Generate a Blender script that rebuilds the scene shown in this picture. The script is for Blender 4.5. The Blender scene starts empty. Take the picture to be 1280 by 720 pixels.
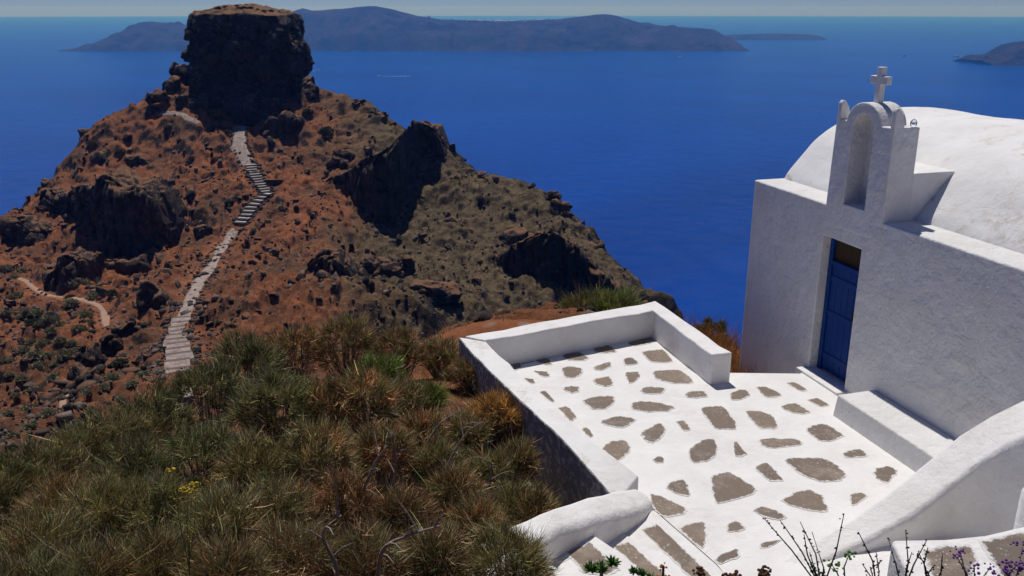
import bpy, bmesh, math, random
import numpy as np
from mathutils import Vector, Matrix

# ------------------------------------------------------------------ camera, world, sun
scene = bpy.context.scene
col = scene.collection
PITCH = math.atan(350.0 / 1100.0)
cam_d = bpy.data.cameras.new('camera'); cam = bpy.data.objects.new('camera', cam_d); col.objects.link(cam)
cam.location = (0, 0, 0); cam.rotation_euler = (math.pi / 2 - PITCH, 0, 0)
cam_d.sensor_width = 36; cam_d.lens = 1100.0 / 1280.0 * 36
cam_d.clip_start = 0.05; cam_d.clip_end = 200000
scene.camera = cam
SUN = Vector((-0.105, 0.46, 1.0)).normalized()
world = bpy.data.worlds.new('World'); scene.world = world; world.use_nodes = True
wn = world.node_tree.nodes; wl = world.node_tree.links
bgn = wn['Background']
sky = wn.new('ShaderNodeTexSky'); sky.sky_type = 'NISHITA'; sky.sun_disc = False
sky.sun_elevation = math.asin(SUN.z); sky.sun_rotation = math.atan2(SUN.x, SUN.y)
sky.altitude = 2600; sky.air_density = 1.0; sky.dust_density = 0.05; sky.ozone_density = 1.0
tint = wn.new('ShaderNodeMix'); tint.data_type = 'RGBA'; tint.blend_type = 'MULTIPLY'; tint.inputs[0].default_value = 1.0
tint.inputs[7].default_value = (0.54, 0.72, 1.28, 1)
wl.new(sky.outputs[0], tint.inputs[6]); wl.new(tint.outputs[2], bgn.inputs[0]); bgn.inputs[1].default_value = 0.05
sun_d = bpy.data.lights.new('sun', 'SUN'); sun_d.energy = 4.0; sun_d.angle = math.radians(0.5); sun_d.color = (1.0, 0.96, 0.9)
sun_o = bpy.data.objects.new('sun', sun_d); col.objects.link(sun_o)
sun_o.rotation_euler = SUN.to_track_quat('Z', 'Y').to_euler(); sun_o.location = (0, 0, 50)
vs = scene.view_settings
vs.view_transform = 'Standard'; vs.look = 'None'; vs.gamma = 1.0; vs.use_curve_mapping = False; vs.exposure = -0.16
SEA = -290.0
random.seed(7); rng = np.random.default_rng(7)

# ------------------------------------------------------------------ small maths
cF = np.array([0, math.cos(PITCH), -math.sin(PITCH)]); cU = np.array([0, math.sin(PITCH), math.cos(PITCH)])
def sight(u, v):                       # direction of a sight line (survey of the photograph)
    return cF + np.array([1., 0, 0]) * (u - 640) / 1100. + cU * (360 - v) / 1100.
def on_level(u, v, z):                 # where a sight line meets a level surface
    d = sight(u, v); return d * (z / d[2])
def at_range(u, v, Y):                 # where a sight line is Y metres out
    d = sight(u, v); return d * (Y / d[1])

def hsh(ix, iy, iz, seed):
    h = (ix.astype(np.int64) * 374761393 + iy.astype(np.int64) * 668265263 + iz.astype(np.int64) * 2147483647 + seed * 1274126177) & 0xFFFFFFFF
    h = ((h ^ (h >> 13)) * 1274126177) & 0xFFFFFFFF
    h = ((h ^ (h >> 16)) * 2246822519) & 0xFFFFFFFF
    h = h ^ (h >> 15)
    return (h & 0xFFFFFF) / float(0xFFFFFF)
def vn2(x, y, seed=0):
    ix = np.floor(x); iy = np.floor(y); fx = x - ix; fy = y - iy
    fx = fx * fx * fx * (fx * (fx * 6 - 15) + 10); fy = fy * fy * fy * (fy * (fy * 6 - 15) + 10)
    z = np.zeros_like(ix)
    a = hsh(ix, iy, z, seed); b = hsh(ix + 1, iy, z, seed); c = hsh(ix, iy + 1, z, seed); d = hsh(ix + 1, iy + 1, z, seed)
    return ((a * (1 - fx) + b * fx) * (1 - fy) + (c * (1 - fx) + d * fx) * fy) * 2 - 1
def vn3(x, y, z, seed=0):
    ix = np.floor(x); iy = np.floor(y); iz = np.floor(z); fx = x - ix; fy = y - iy; fz = z - iz
    fx = fx * fx * (3 - 2 * fx); fy = fy * fy * (3 - 2 * fy); fz = fz * fz * (3 - 2 * fz)
    r = 0
    for dz in (0, 1):
        wz = fz if dz else 1 - fz
        for dy in (0, 1):
            wy = fy if dy else 1 - fy
            r = r + wz * wy * (hsh(ix, iy + dy, iz + dz, seed) * (1 - fx) + hsh(ix + 1, iy + dy, iz + dz, seed) * fx)
    return r * 2 - 1
def fbm2(x, y, o, seed=0):
    r = 0; a = 1.0; t = 0
    for k in range(o):
        r = r + a * vn2(x * 2 ** k + 17.3 * k, y * 2 ** k - 9.1 * k, seed + k); t += a; a *= 0.5
    return r / t
def ridge2(x, y, o, seed=0):
    r = 0; a = 1.0; t = 0
    for k in range(o):
        r = r + a * (1 - 2 * np.abs(vn2(x * 2 ** k + 7.7 * k, y * 2 ** k + 3.3 * k, seed + k))); t += a; a *= 0.5
    return r / t
def fbm3(x, y, z, o, seed=0, ridged=False):
    r = 0; a = 1.0; t = 0
    for k in range(o):
        n = vn3(x * 2 ** k + 5.1 * k, y * 2 ** k + 1.7 * k, z * 2 ** k - 3.9 * k, seed + k)
        r = r + a * ((1 - 2 * np.abs(n)) if ridged else n); t += a; a *= 0.5
    return r / t
def cell2(x, y, seed=0):               # distance to nearest feature point and that point's random value
    ix = np.floor(x); iy = np.floor(y); best = np.full(x.shape, 9.0); val = np.zeros(x.shape); z = np.zeros_like(ix)
    for dx in (-1, 0, 1):
        for dy in (-1, 0, 1):
            cx = ix + dx; cy = iy + dy
            px = cx + hsh(cx, cy, z, seed); py = cy + hsh(cx, cy, z, seed + 11)
            d = np.hypot(px - x, py - y); m = d < best
            best = np.where(m, d, best); val = np.where(m, hsh(cx, cy, z, seed + 23), val)
    return best, val
def cell3(x, y, z, seed=0):
    ix = np.floor(x); iy = np.floor(y); iz = np.floor(z); best = np.full(x.shape, 9.0); sec = np.full(x.shape, 9.0); val = np.zeros(x.shape)
    for dx in (-1, 0, 1):
        for dy in (-1, 0, 1):
            for dz in (-1, 0, 1):
                cx = ix + dx; cy = iy + dy; cz = iz + dz
                d = np.sqrt((cx + hsh(cx, cy, cz, seed) - x) ** 2 + (cy + hsh(cx, cy, cz, seed + 11) - y) ** 2 + (cz + hsh(cx, cy, cz, seed + 31) - z) ** 2)
                m = d < best; sec = np.where(m, best, np.minimum(sec, d)); best = np.where(m, d, best); val = np.where(m, hsh(cx, cy, cz, seed + 23), val)
    return val, sec - best
def chip(P, r, n, lo=0.55, hi=0.92):        # cut a lump with random planes into a faceted stone
    P = P.copy()
    for _ in range(n):
        d = r.normal(size=3); d /= np.linalg.norm(d); o = r.uniform(lo, hi)
        P -= np.maximum(0, P @ d - o)[:, None] * d[None]
    return P
def sstep(a, b, x):
    t = np.clip((x - a) / (b - a), 0, 1); return t * t * (3 - 2 * t)

# ------------------------------------------------------------------ materials
class NT:
    def __init__(s, name):
        s.m = bpy.data.materials.new(name); s.m.use_nodes = True; s.t = s.m.node_tree; s.n = s.t.nodes; s.l = s.t.links
        s.b = s.n['Principled BSDF']; s.b.inputs['Roughness'].default_value = 0.9; s.b.inputs['Specular IOR Level'].default_value = 0.2
        s.tc = s.n.new('ShaderNodeTexCoord'); s.geo = s.n.new('ShaderNodeNewGeometry')
    def noise(s, scale, detail=5, rough=0.6, obj=False, dist=0.0):
        n = s.n.new('ShaderNodeTexNoise'); n.inputs['Scale'].default_value = scale; n.inputs['Detail'].default_value = detail
        n.inputs['Roughness'].default_value = rough; n.inputs['Distortion'].default_value = dist
        s.l.new(s.tc.outputs['Object'] if obj else s.geo.outputs['Position'], n.inputs['Vector']); return n.outputs['Fac']
    def voro(s, scale, feat='F1', out='Distance'):
        n = s.n.new('ShaderNodeTexVoronoi'); n.feature = feat; n.inputs['Scale'].default_value = scale
        s.l.new(s.geo.outputs['Position'], n.inputs['Vector']); return n.outputs[out]
    def ramp(s, src, stops):
        r = s.n.new('ShaderNodeValToRGB'); el = r.color_ramp.elements
        while len(el) < len(stops): el.new(0.5)
        for e, (p, c) in zip(el, stops):
            e.position = p; e.color = (c, c, c, 1) if isinstance(c, (int, float)) else (*c, 1)
        s.l.new(src, r.inputs[0]); return r.outputs[0]
    def mix(s, fac, a, b, mode='MIX'):
        m = s.n.new('ShaderNodeMix'); m.data_type = 'RGBA'; m.blend_type = mode
        if isinstance(fac, (int, float)): m.inputs[0].default_value = fac
        else: s.l.new(fac, m.inputs[0])
        for i, c in ((6, a), (7, b)):
            if isinstance(c, tuple): m.inputs[i].default_value = (*c, 1)
            else: s.l.new(c, m.inputs[i])
        return m.outputs[2]
    def math(s, op, a, b):
        m = s.n.new('ShaderNodeMath'); m.operation = op
        for i, c in ((0, a), (1, b)):
            if isinstance(c, (int, float)): m.inputs[i].default_value = c
            else: s.l.new(c, m.inputs[i])
        return m.outputs[0]
    def attr(s, name, out='Color'):
        a = s.n.new('ShaderNodeAttribute'); a.attribute_name = name; return a.outputs[out]
    def up(s):
        x = s.n.new('ShaderNodeSeparateXYZ'); s.l.new(s.geo.outputs['Normal'], x.inputs[0]); return x.outputs[2]
    def color(s, c):
        if isinstance(c, tuple): s.b.inputs['Base Color'].default_value = (*c, 1)
        else: s.l.new(c, s.b.inputs['Base Color'])
        return s
    def bump(s, h, strength=0.5, dist=0.02):
        b = s.n.new('ShaderNodeBump'); b.inputs['Strength'].default_value = strength; b.inputs['Distance'].default_value = dist
        s.l.new(h, b.inputs['Height'])
        prev = s.b.inputs['Normal'].links
        if prev: s.l.new(prev[0].from_socket, b.inputs['Normal'])
        s.l.new(b.outputs[0], s.b.inputs['Normal']); return s

def whitewash(name, stain=0.35, rough=1.0, tint=(0.80, 0.785, 0.765), grit=1.0):
    k = NT(name)
    c = k.mix(k.ramp(k.noise(2.2, 6, 0.65), [(0.35, 0.0), (0.75, 1.0)]), tint, tuple(x * y for x, y in zip(tint, (0.88, 0.87, 0.85))))
    st = k.math('MULTIPLY', k.ramp(k.noise(1.1, 7, 0.7, dist=0.6), [(0.53, 0.0), (0.64, 1.0)]), k.ramp(k.noise(9, 5, 0.7), [(0.42, 0.0), (0.6, 1.0)]))
    c = k.mix(k.math('MULTIPLY', st, stain), c, (0.50, 0.41, 0.32))
    k.color(c)
    k.bump(k.noise(2.2, 4, 0.55), 0.5 * rough, 0.08)
    k.bump(k.noise(9, 7, 0.62), 0.55 * rough, 0.03)
    k.bump(k.noise(34, 4, 0.6), 0.6 * grit, 0.010)
    cr = k.ramp(k.voro(0.8, 'DISTANCE_TO_EDGE'), [(0.0, 0.0), (0.006, 1.0)])
    k.bump(k.math('MAXIMUM', cr, k.ramp(k.noise(1.7, 3, 0.5), [(0.50, 1.0), (0.58, 0.0)])), 0.35, 0.01)
    return k.m
M = {}
M['white'] = whitewash('whitewashed_plaster', 0.25)
M['white_rough'] = whitewash('rough_whitewashed_plaster', 0.15, 1.6, (0.735, 0.725, 0.71), 1.3)
M['white_roof'] = whitewash('weathered_roof_plaster', 0.9, 0.55, (0.80, 0.79, 0.77), 0.4)
M['white_floor'] = whitewash('whitewashed_mortar', 0.25, 0.5, (0.80, 0.785, 0.765), 1.0)
k = NT('flagstone')                                                     # brown-grey stone with specks of white paint
c = k.mix(k.noise(6, 6, 0.7), (0.20, 0.15, 0.115), (0.30, 0.235, 0.18))
c = k.mix(k.ramp(k.noise(60, 3, 0.7), [(0.3, 0.0), (0.75, 1.0)]), c, (0.25, 0.20, 0.155))
sp = k.math('MULTIPLY', k.ramp(k.voro(22), [(0.07, 1.0), (0.16, 0.0)]), k.ramp(k.noise(1.3, 3, 0.5), [(0.5, 0.0), (0.62, 1.0)]))
sp2 = k.math('MULTIPLY', k.ramp(k.noise(30, 5, 0.75), [(0.60, 0.0), (0.66, 1.0)]), k.ramp(k.noise(2.3, 4, 0.6), [(0.45, 0.0), (0.62, 1.0)]))
rnd = k.n.new('ShaderNodeObjectInfo').outputs['Random']; c = k.mix(k.ramp(rnd, [(0.0, 0.75), (1.0, 0.0)]), c, (0.16, 0.13, 0.11)); c = k.mix(k.ramp(k.noise(3.5, 7, 0.75), [(0.5, 0.0), (0.72, 0.7)]), c, (0.43, 0.36, 0.29))
rim = k.math('ADD', k.attr('rim', 'Fac'), k.math('MULTIPLY', k.math('SUBTRACT', k.noise(19, 7, 0.75), 0.5), 2.6)); rimw = k.ramp(rim, [(0.42, 0.0), (0.78, 0.9)])
c = k.mix(k.math('MAXIMUM', rimw, k.math('MAXIMUM', sp, sp2)), c, (0.76, 0.75, 0.72)); k.color(c).bump(k.noise(40, 7, 0.75), 0.9, 0.010); M['flag'] = k.m
k = NT('stained_stone_wall')                                            # bare, blackened outer face with flakes of whitewash
c = k.mix(k.noise(3, 6, 0.7), (0.13, 0.127, 0.13), (0.40, 0.39, 0.385))
c = k.mix(k.ramp(k.noise(11, 7, 0.75), [(0.50, 0.0), (0.58, 1.0)]), c, (0.58, 0.58, 0.57)); k.color(c).bump(k.noise(14, 7, 0.7), 0.9, 0.03); M['stain'] = k.m
k = NT('blue_paint'); c = k.mix(k.noise(5, 5, 0.6), (0.002, 0.030, 0.15), (0.005, 0.046, 0.23)); k.color(c).bump(k.noise(30, 4, 0.6), 0.2, 0.004); k.b.inputs['Roughness'].default_value = 0.45; M['blue'] = k.m
k = NT('dark_brown'); k.color(k.mix(k.noise(12, 5, 0.6), (0.035, 0.022, 0.012), (0.065, 0.042, 0.022))); M['door_back'] = k.m  # two dark browns mixed, left showing above the door planks
k = NT('black_metal'); k.color((0.02, 0.02, 0.022)); k.b.inputs['Roughness'].default_value = 0.5; M['metal'] = k.m
k = NT('clear_glass'); k.color((0.9, 0.95, 0.95)); k.b.inputs['Roughness'].default_value = 0.05; k.b.inputs['Transmission Weight'].default_value = 0.9; M['glass'] = k.m

# hill: red cinder soil, olive-brown scree, dark lava rock on steep faces
k = NT('hill_soil_and_rock')
red = k.mix(k.ramp(k.noise(0.22, 9, 0.75), [(0.34, 0.0), (0.58, 1.0)]), (0.19, 0.076, 0.040), (0.55, 0.195, 0.075))
red = k.mix(k.ramp(k.noise(0.09, 5, 0.6), [(0.50, 0.0), (0.72, 1.0)]), red, (0.20, 0.12, 0.07))
olv = k.mix(k.ramp(k.noise(0.35, 7, 0.7), [(0.34, 0.0), (0.62, 1.0)]), (0.07, 0.050, 0.027), (0.28, 0.20, 0.105))
tan = k.mix(k.noise(0.8, 6, 0.7), (0.30, 0.19, 0.11), (0.17, 0.10, 0.055))
red = k.mix(k.ramp(k.noise(0.045, 6, 0.65, dist=0.5), [(0.44, 0.0), (0.62, 0.6)]), red, k.mix(k.noise(0.5, 6, 0.7), (0.09, 0.05, 0.03), (0.26, 0.14, 0.08)))
soil = k.mix(k.attr('zone', 'Fac'), red, olv)
soil = k.mix(k.attr('near', 'Fac'), soil, tan)
rock = k.mix(k.ramp(k.noise(1.3, 6, 0.75), [(0.35, 0.0), (0.7, 1.0)]), (0.015, 0.012, 0.011), (0.11, 0.085, 0.07))
steep = k.math('ADD', k.up(), k.math('MULTIPLY', k.math('SUBTRACT', k.noise(0.5, 6, 0.75), 0.5), 0.9))
rk = k.ramp(steep, [(0.58, 1.0), (0.74, 0.0)])
peb = k.math('MULTIPLY', k.ramp(k.noise(2.6, 4, 0.7), [(0.55, 0.0), (0.61, 1.0)]), 0.5)
soil = k.mix(peb, soil, rock)
c = k.mix(rk, soil, rock)
sp_ = k.math('MULTIPLY', k.ramp(k.voro(1.4), [(0.12, 1.0), (0.24, 0.0)]), k.ramp(k.noise(0.25, 4, 0.6), [(0.44, 0.0), (0.58, 0.85)]))
c = k.mix(sp_, c, (0.46, 0.38, 0.32))
k.color(c).bump(k.noise(0.8, 10, 0.8), 1.0, 1.5); k.bump(k.noise(7, 6, 0.75), 0.9, 0.12); M['hill'] = k.m
k = NT('lava_rock')
c = k.mix(k.ramp(k.noise(0.35, 7, 0.72), [(0.35, 0.0), (0.7, 1.0)]), (0.022, 0.018, 0.016), (0.13, 0.10, 0.08))
c = k.mix(k.math('MULTIPLY', k.ramp(k.noise(0.6, 5, 0.7, dist=1.0), [(0.58, 0.0), (0.66, 1.0)]), 0.7), c, (0.26, 0.215, 0.175))  # pale rock streaks, lifted in colour to stand for sunlit ledges
dust = k.ramp(k.math('ADD', k.up(), k.math('MULTIPLY', k.math('SUBTRACT', k.noise(0.6, 6, 0.75), 0.5), 0.8)), [(0.72, 0.0), (0.92, 1.0)])
c = k.mix(dust, c, (0.27, 0.14, 0.075))
k.color(c).bump(k.noise(0.8, 8, 0.75), 1.0, 1.2); M['lava'] = k.m
k = NT('loose_stone'); c = k.mix(k.attr('tone', 'Fac'), (0.022, 0.018, 0.016), (0.20, 0.15, 0.12)); k.color(c).bump(k.noise(3, 6, 0.7), 0.7, 0.2); M['stone'] = k.m
k = NT('pale_boulder'); c = k.mix(k.noise(5, 7, 0.75), (0.14, 0.13, 0.12), (0.52, 0.50, 0.47)); k.color(c).bump(k.noise(9, 7, 0.7), 0.6, 0.02); M['pale'] = k.m
k = NT('concrete_path'); c = k.mix(k.ramp(k.noise(0.9, 7, 0.7), [(0.35, 0.0), (0.65, 1.0)]), (0.20, 0.145, 0.115), (0.42, 0.35, 0.31))
c = k.mix(k.ramp(k.voro(0.8, 'DISTANCE_TO_EDGE'), [(0.01, 0.45), (0.05, 0.0)]), c, (0.16, 0.12, 0.095)); k.color(c).bump(k.noise(4, 6, 0.7), 0.7, 0.15); M['path'] = k.m
k = NT('limewashed_step'); c = k.mix(k.noise(1.4, 7, 0.75), (0.30, 0.27, 0.25), (0.60, 0.58, 0.57)); c = k.mix(k.ramp(k.n.new('ShaderNodeObjectInfo').outputs['Random'], [(0.3, 0.0), (1.0, 0.6)]), c, (0.30, 0.24, 0.20)); k.color(c).bump(k.noise(6, 5, 0.7), 0.5, 0.05); M['step'] = k.m
k = NT('step_riser'); c = k.mix(k.noise(1.4, 6, 0.7), (0.10, 0.075, 0.06), (0.17, 0.13, 0.11)); k.color(c); M['riser'] = k.m
k = NT('dirt_trail'); c = k.mix(k.noise(0.8, 6, 0.7), (0.27, 0.16, 0.105), (0.42, 0.28, 0.20)); k.color(c).bump(k.noise(3, 6, 0.7), 0.5, 0.1); M['trail'] = k.m
# far islands
k = NT('island_rock')
c = k.mix(k.ramp(k.noise(0.006, 8, 0.7), [(0.35, 0.0), (0.7, 1.0)]), (0.006, 0.006, 0.007), (0.060, 0.046, 0.042)); k.color(c).bump(k.noise(0.01, 9, 0.75), 1.0, 60.0); M['isle'] = k.m
k = NT('village_white'); k.color((0.8, 0.8, 0.8)); M['village'] = k.m
k = NT('boat_white'); k.color((0.8, 0.8, 0.8)); k.b.inputs['Roughness'].default_value = 0.4; M['boat'] = k.m
k = NT('boat_dark'); k.color((0.05, 0.06, 0.09)); M['boat_dark'] = k.m
k = NT('wake_foam'); al = k.ramp(k.noise(0.05, 5, 0.7), [(0.25, 0.0), (0.6, 0.8)]); k.color((0.75, 0.8, 0.85)); k.l.new(al, k.b.inputs['Alpha']); M['foam'] = k.m
# sea
k = NT('sea_water')
c = k.mix(k.ramp(k.noise(0.0009, 8, 0.7, dist=0.8), [(0.3, 0.0), (0.7, 1.0)]), (0.0003, 0.028, 0.21), (0.0008, 0.056, 0.36))
k.color(c); k.b.inputs['Roughness'].default_value = 0.22; k.b.inputs['IOR'].default_value = 1.33; k.b.inputs['Specular IOR Level'].default_value = 0.10
k.bump(k.noise(0.03, 9, 0.68, dist=0.4), 1.0, 6.0); M['sea'] = k.m
# plants: the colour of each twig is stored on it
def leafmat(name, gain=1.0, trans=0.25):
    k = NT(name); c = k.attr('Col'); k.color(c); k.b.inputs['Roughness'].default_value = 0.65
    tr = k.n.new('ShaderNodeBsdfTranslucent'); k.l.new(c, tr.inputs[0]); mx = k.n.new('ShaderNodeMixShader'); mx.inputs[0].default_value = trans
    k.l.new(k.b.outputs[0], mx.inputs[1]); k.l.new(tr.outputs[0], mx.inputs[2]); k.l.new(mx.outputs[0], k.n['Material Output'].inputs[0]); return k.m
M['leaf'] = leafmat('broom_twigs', trans=0.15)
k = NT('bark'); c = k.mix(k.noise(14, 6, 0.7), (0.12, 0.09, 0.07), (0.36, 0.30, 0.25)); k.color(c).bump(k.noise(40, 4, 0.6), 0.6, 0.01); M['bark'] = k.m
k = NT('succulent_green'); k.color(k.mix(k.noise(20, 4, 0.6), (0.06, 0.16, 0.025), (0.16, 0.30, 0.06))); k.b.inputs['Roughness'].default_value = 0.5; M['succ'] = k.m
k = NT('rust_flower'); k.color(k.mix(k.noise(40, 4, 0.6), (0.22, 0.085, 0.02), (0.42, 0.20, 0.04))); M['rust'] = k.m
k = NT('brown_seed_head'); k.color(k.mix(k.noise(50, 4, 0.6), (0.045, 0.02, 0.012), (0.16, 0.07, 0.03))); M['seed'] = k.m
k = NT('violet_petal'); k.color((0.15, 0.05, 0.24)); M['violet'] = k.m
k = NT('yellow_flower'); k.color((0.55, 0.42, 0.03)); M['yellow'] = k.m
k = NT('thin_stalk'); k.color((0.05, 0.035, 0.03)); M['stalk'] = k.m
k = NT('green_stalk'); k.color((0.10, 0.14, 0.04)); M['gstalk'] = k.m

# ------------------------------------------------------------------ object helpers
def tag(o, label=None, cat=None, group=None, kind=None):
    for key, v in (('label', label), ('category', cat), ('group', group), ('kind', kind)):
        if v: o[key] = v
    return o
def link(name, me, mat, parent=None):
    o = bpy.data.objects.new(name, me); col.objects.link(o)
    if mat is not None:
        for m in (mat if isinstance(mat, (list, tuple)) else [mat]): me.materials.append(m)
    if parent is not None: o.parent = parent
    return o
def empty(name, loc=(0, 0, 0), rz=0.0):
    o = bpy.data.objects.new(name, None); col.objects.link(o); o.location = loc; o.rotation_euler = (0, 0, rz); o.empty_display_size = 0.2
    return o
def npmesh(name, V, Fq, smooth=False):
    V = np.asarray(V, np.float32).reshape(-1, 3); Fq = np.asarray(Fq, np.int32); n = Fq.shape[1]
    me = bpy.data.meshes.new(name); me.vertices.add(len(V)); me.vertices.foreach_set('co', V.ravel())
    me.loops.add(Fq.size); me.loops.foreach_set('vertex_index', Fq.ravel())
    me.polygons.add(len(Fq)); me.polygons.foreach_set('loop_start', np.arange(0, Fq.size, n, dtype=np.int32))
    me.polygons.foreach_set('loop_total', np.full(len(Fq), n, np.int32))
    if smooth: me.polygons.foreach_set('use_smooth', np.ones(len(Fq), bool))
    me.update(calc_edges=True); return me
def setattr_f(me, name, a):
    at = me.attributes.new(name, 'FLOAT', 'POINT'); at.data.foreach_set('value', np.asarray(a, np.float32).ravel())
def setattr_c(me, name, c):
    c = np.asarray(c, np.float32); c = np.concatenate([c, np.ones((len(c), 1), np.float32)], 1)
    at = me.attributes.new(name, 'FLOAT_COLOR', 'POINT'); at.data.foreach_set('color', c.ravel())
def pymesh(name, V, Fs, smooth=False):
    me = bpy.data.meshes.new(name); me.from_pydata([tuple(map(float, v)) for v in V], [], Fs); me.update()
    bm = bmesh.new(); bm.from_mesh(me); bmesh.ops.recalc_face_normals(bm, faces=bm.faces); bm.to_mesh(me); bm.free()
    if smooth:
        for p in me.polygons: p.use_smooth = True
    return me
def bevel(o, w, seg=3, angle=40):
    b = o.modifiers.new('bevel', 'BEVEL'); b.width = w; b.segments = seg; b.limit_method = 'ANGLE'; b.angle_limit = math.radians(angle)
    for p in o.data.polygons: p.use_smooth = True
    w = o.modifiers.new('wn', 'WEIGHTED_NORMAL'); w.keep_sharp = False
    return o
def box(x0, x1, y0, y1, z0, z1):
    V = [(x, y, z) for z in (z0, z1) for y in (y0, y1) for x in (x0, x1)]
    return V, [(0, 2, 3, 1), (4, 5, 7, 6), (0, 1, 5, 4), (2, 6, 7, 3), (0, 4, 6, 2), (1, 3, 7, 5)]
def cells(xs, ys, zs, filled):           # boundary of a union of grid cells, vertices shared
    vid = {}; V = []; Fs = []
    def g(i, j, kk):
        if (i, j, kk) not in vid: vid[(i, j, kk)] = len(V); V.append((xs[i], ys[j], zs[kk]))
        return vid[(i, j, kk)]
    nx, ny, nz = len(xs) - 1, len(ys) - 1, len(zs) - 1
    S = {(i, j, kk) for i in range(nx) for j in range(ny) for kk in range(nz) if filled(i, j, kk)}
    for (i, j, kk) in S:
        if (i - 1, j, kk) not in S: Fs.append((g(i, j, kk), g(i, j, kk + 1), g(i, j + 1, kk + 1), g(i, j + 1, kk)))
        if (i + 1, j, kk) not in S: Fs.append((g(i + 1, j, kk), g(i + 1, j + 1, kk), g(i + 1, j + 1, kk + 1), g(i + 1, j, kk + 1)))
        if (i, j - 1, kk) not in S: Fs.append((g(i, j, kk), g(i + 1, j, kk), g(i + 1, j, kk + 1), g(i, j, kk + 1)))
        if (i, j + 1, kk) not in S: Fs.append((g(i, j + 1, kk), g(i, j + 1, kk + 1), g(i + 1, j + 1, kk + 1), g(i + 1, j + 1, kk)))
        if (i, j, kk - 1) not in S: Fs.append((g(i, j, kk), g(i, j + 1, kk), g(i + 1, j + 1, kk), g(i + 1, j, kk)))
        if (i, j, kk + 1) not in S: Fs.append((g(i, j, kk + 1), g(i + 1, j, kk + 1), g(i + 1, j + 1, kk + 1), g(i, j + 1, kk + 1)))
    return V, Fs
def prism(poly, z0, z1):                 # poly: list of (x, y); z1 may be a list
    n = len(poly); zt = z1 if isinstance(z1, (list, tuple)) else [z1] * n
    V = [(p[0], p[1], z0) for p in poly] + [(p[0], p[1], z) for p, z in zip(poly, zt)]
    Fs = [tuple(range(n))[::-1], tuple(range(n, 2 * n))] + [(i, (i + 1) % n, n + (i + 1) % n, n + i) for i in range(n)]
    return V, Fs
def slabstone(name, poly, z0, z1, inset, parent):     # a stone with its rim marked for the whitewash that laps over it
    P = np.array(poly); n = len(P); c = P.mean(0); Q = P + (c - P) * np.minimum(0.45, inset / (np.linalg.norm(c - P, axis=1) + 1e-6))[:, None]
    V = [(*p, z0) for p in P] + [(*p, z1) for p in P] + [(*p, z1 + 0.001) for p in Q]
    Fs = [tuple(range(n))[::-1]] + [(i, (i + 1) % n, n + (i + 1) % n, n + i) for i in range(n)] + [(n + i, n + (i + 1) % n, 2 * n + (i + 1) % n, 2 * n + i) for i in range(n)] + [tuple(range(2 * n, 3 * n))]
    me = pymesh(name, V, Fs); setattr_f(me, 'rim', [1.0] * (2 * n) + [0.0] * n); return link(name, me, M['flag'], parent)
def tube_into(V, Fs, pts, radii, sides=5):
    base = len(V); pts = [Vector(p) for p in pts]; n = len(pts)
    for i, p in enumerate(pts):
        d = (pts[min(i + 1, n - 1)] - pts[max(i - 1, 0)])
        d = d.normalized() if d.length > 1e-9 else Vector((0, 0, 1))
        a = d.orthogonal().normalized(); b = d.cross(a)
        for s in range(sides):
            an = 2 * math.pi * s / sides; V.append(tuple(p + (a * math.cos(an) + b * math.sin(an)) * radii[i]))
    for i in range(n - 1):
        for s in range(sides):
            s2 = (s + 1) % sides; Fs.append((base + i * sides + s, base + i * sides + s2, base + (i + 1) * sides + s2, base + (i + 1) * sides + s))
    Fs.append(tuple(base + s for s in range(sides))[::-1]); Fs.append(tuple(base + (n - 1) * sides + s for s in range(sides)))
def catmull(P, n):
    P = [np.asarray(p, float) for p in P]; P = [2 * P[0] - P[1]] + P + [2 * P[-1] - P[-2]]; out = []
    for i in range(1, len(P) - 2):
        for q in range(n):
            t = q / n; a, b, c, d = P[i - 1], P[i], P[i + 1], P[i + 2]
            out.append(0.5 * (2 * b + (c - a) * t + (2 * a - 5 * b + 4 * c - d) * t * t + (3 * b - a - 3 * c + d) * t ** 3))
    out.append(P[-2]); return out

# ------------------------------------------------------------------ sea
R = 36000.0
rings = [0.0] + list(np.geomspace(60, R, 40)); V = [(0, 0, SEA)]; Fs = []
NS = 96
for r in rings[1:]:
    for s in range(NS): V.append((r * math.cos(2 * math.pi * s / NS), r * math.sin(2 * math.pi * s / NS), SEA))
for s in range(NS): Fs.append((0, 1 + s, 1 + (s + 1) % NS))
for i in range(len(rings) - 2):
    for s in range(NS):
        a = 1 + i * NS; Fs.append((a + s, a + NS + s, a + NS + (s + 1) % NS, a + (s + 1) % NS))
tag(link('sea', pymesh('sea', V, Fs, True), M['sea']), 'deep blue open sea reaching the horizon', 'sea', kind='structure')

# ------------------------------------------------------------------ hill terrain
GZ = -5.0                                # terrace level
P0 = np.array([4.52, 11.05]); AX = np.array([0.28, -0.96]); NB = np.array([0.96, 0.28])   # chapel frame: along the facade, into the chapel
ctl = []
def cp(u, v, Y): p = at_range(u, v, Y); ctl.append(tuple(p)); return p
def cxyz(x, y, z): ctl.append((x, y, z))
SPINE = [(225, 470, 88), (222, 430, 106), (228, 400, 122), (250, 350, 160), (272, 318, 188), (288, 296, 204), (303, 277, 209.5), (318, 257, 215.5),
         (334, 242, 220), (322, 224, 226), (312, 206, 232.5), (300, 182, 241), (300, 162, 249)]
for a in SPINE: cp(*a)
def limb(u, v, Y, out=1.0):              # a skyline point with the ground falling away behind it
    p = cp(u, v, Y); sx = 1 if u > 310 else -1
    cxyz(p[0] + sx * 9 * out, p[1] + 16, p[2] - 16); cxyz(p[0] + sx * 40 * out, p[1] + 60, p[2] - 95)
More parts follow.
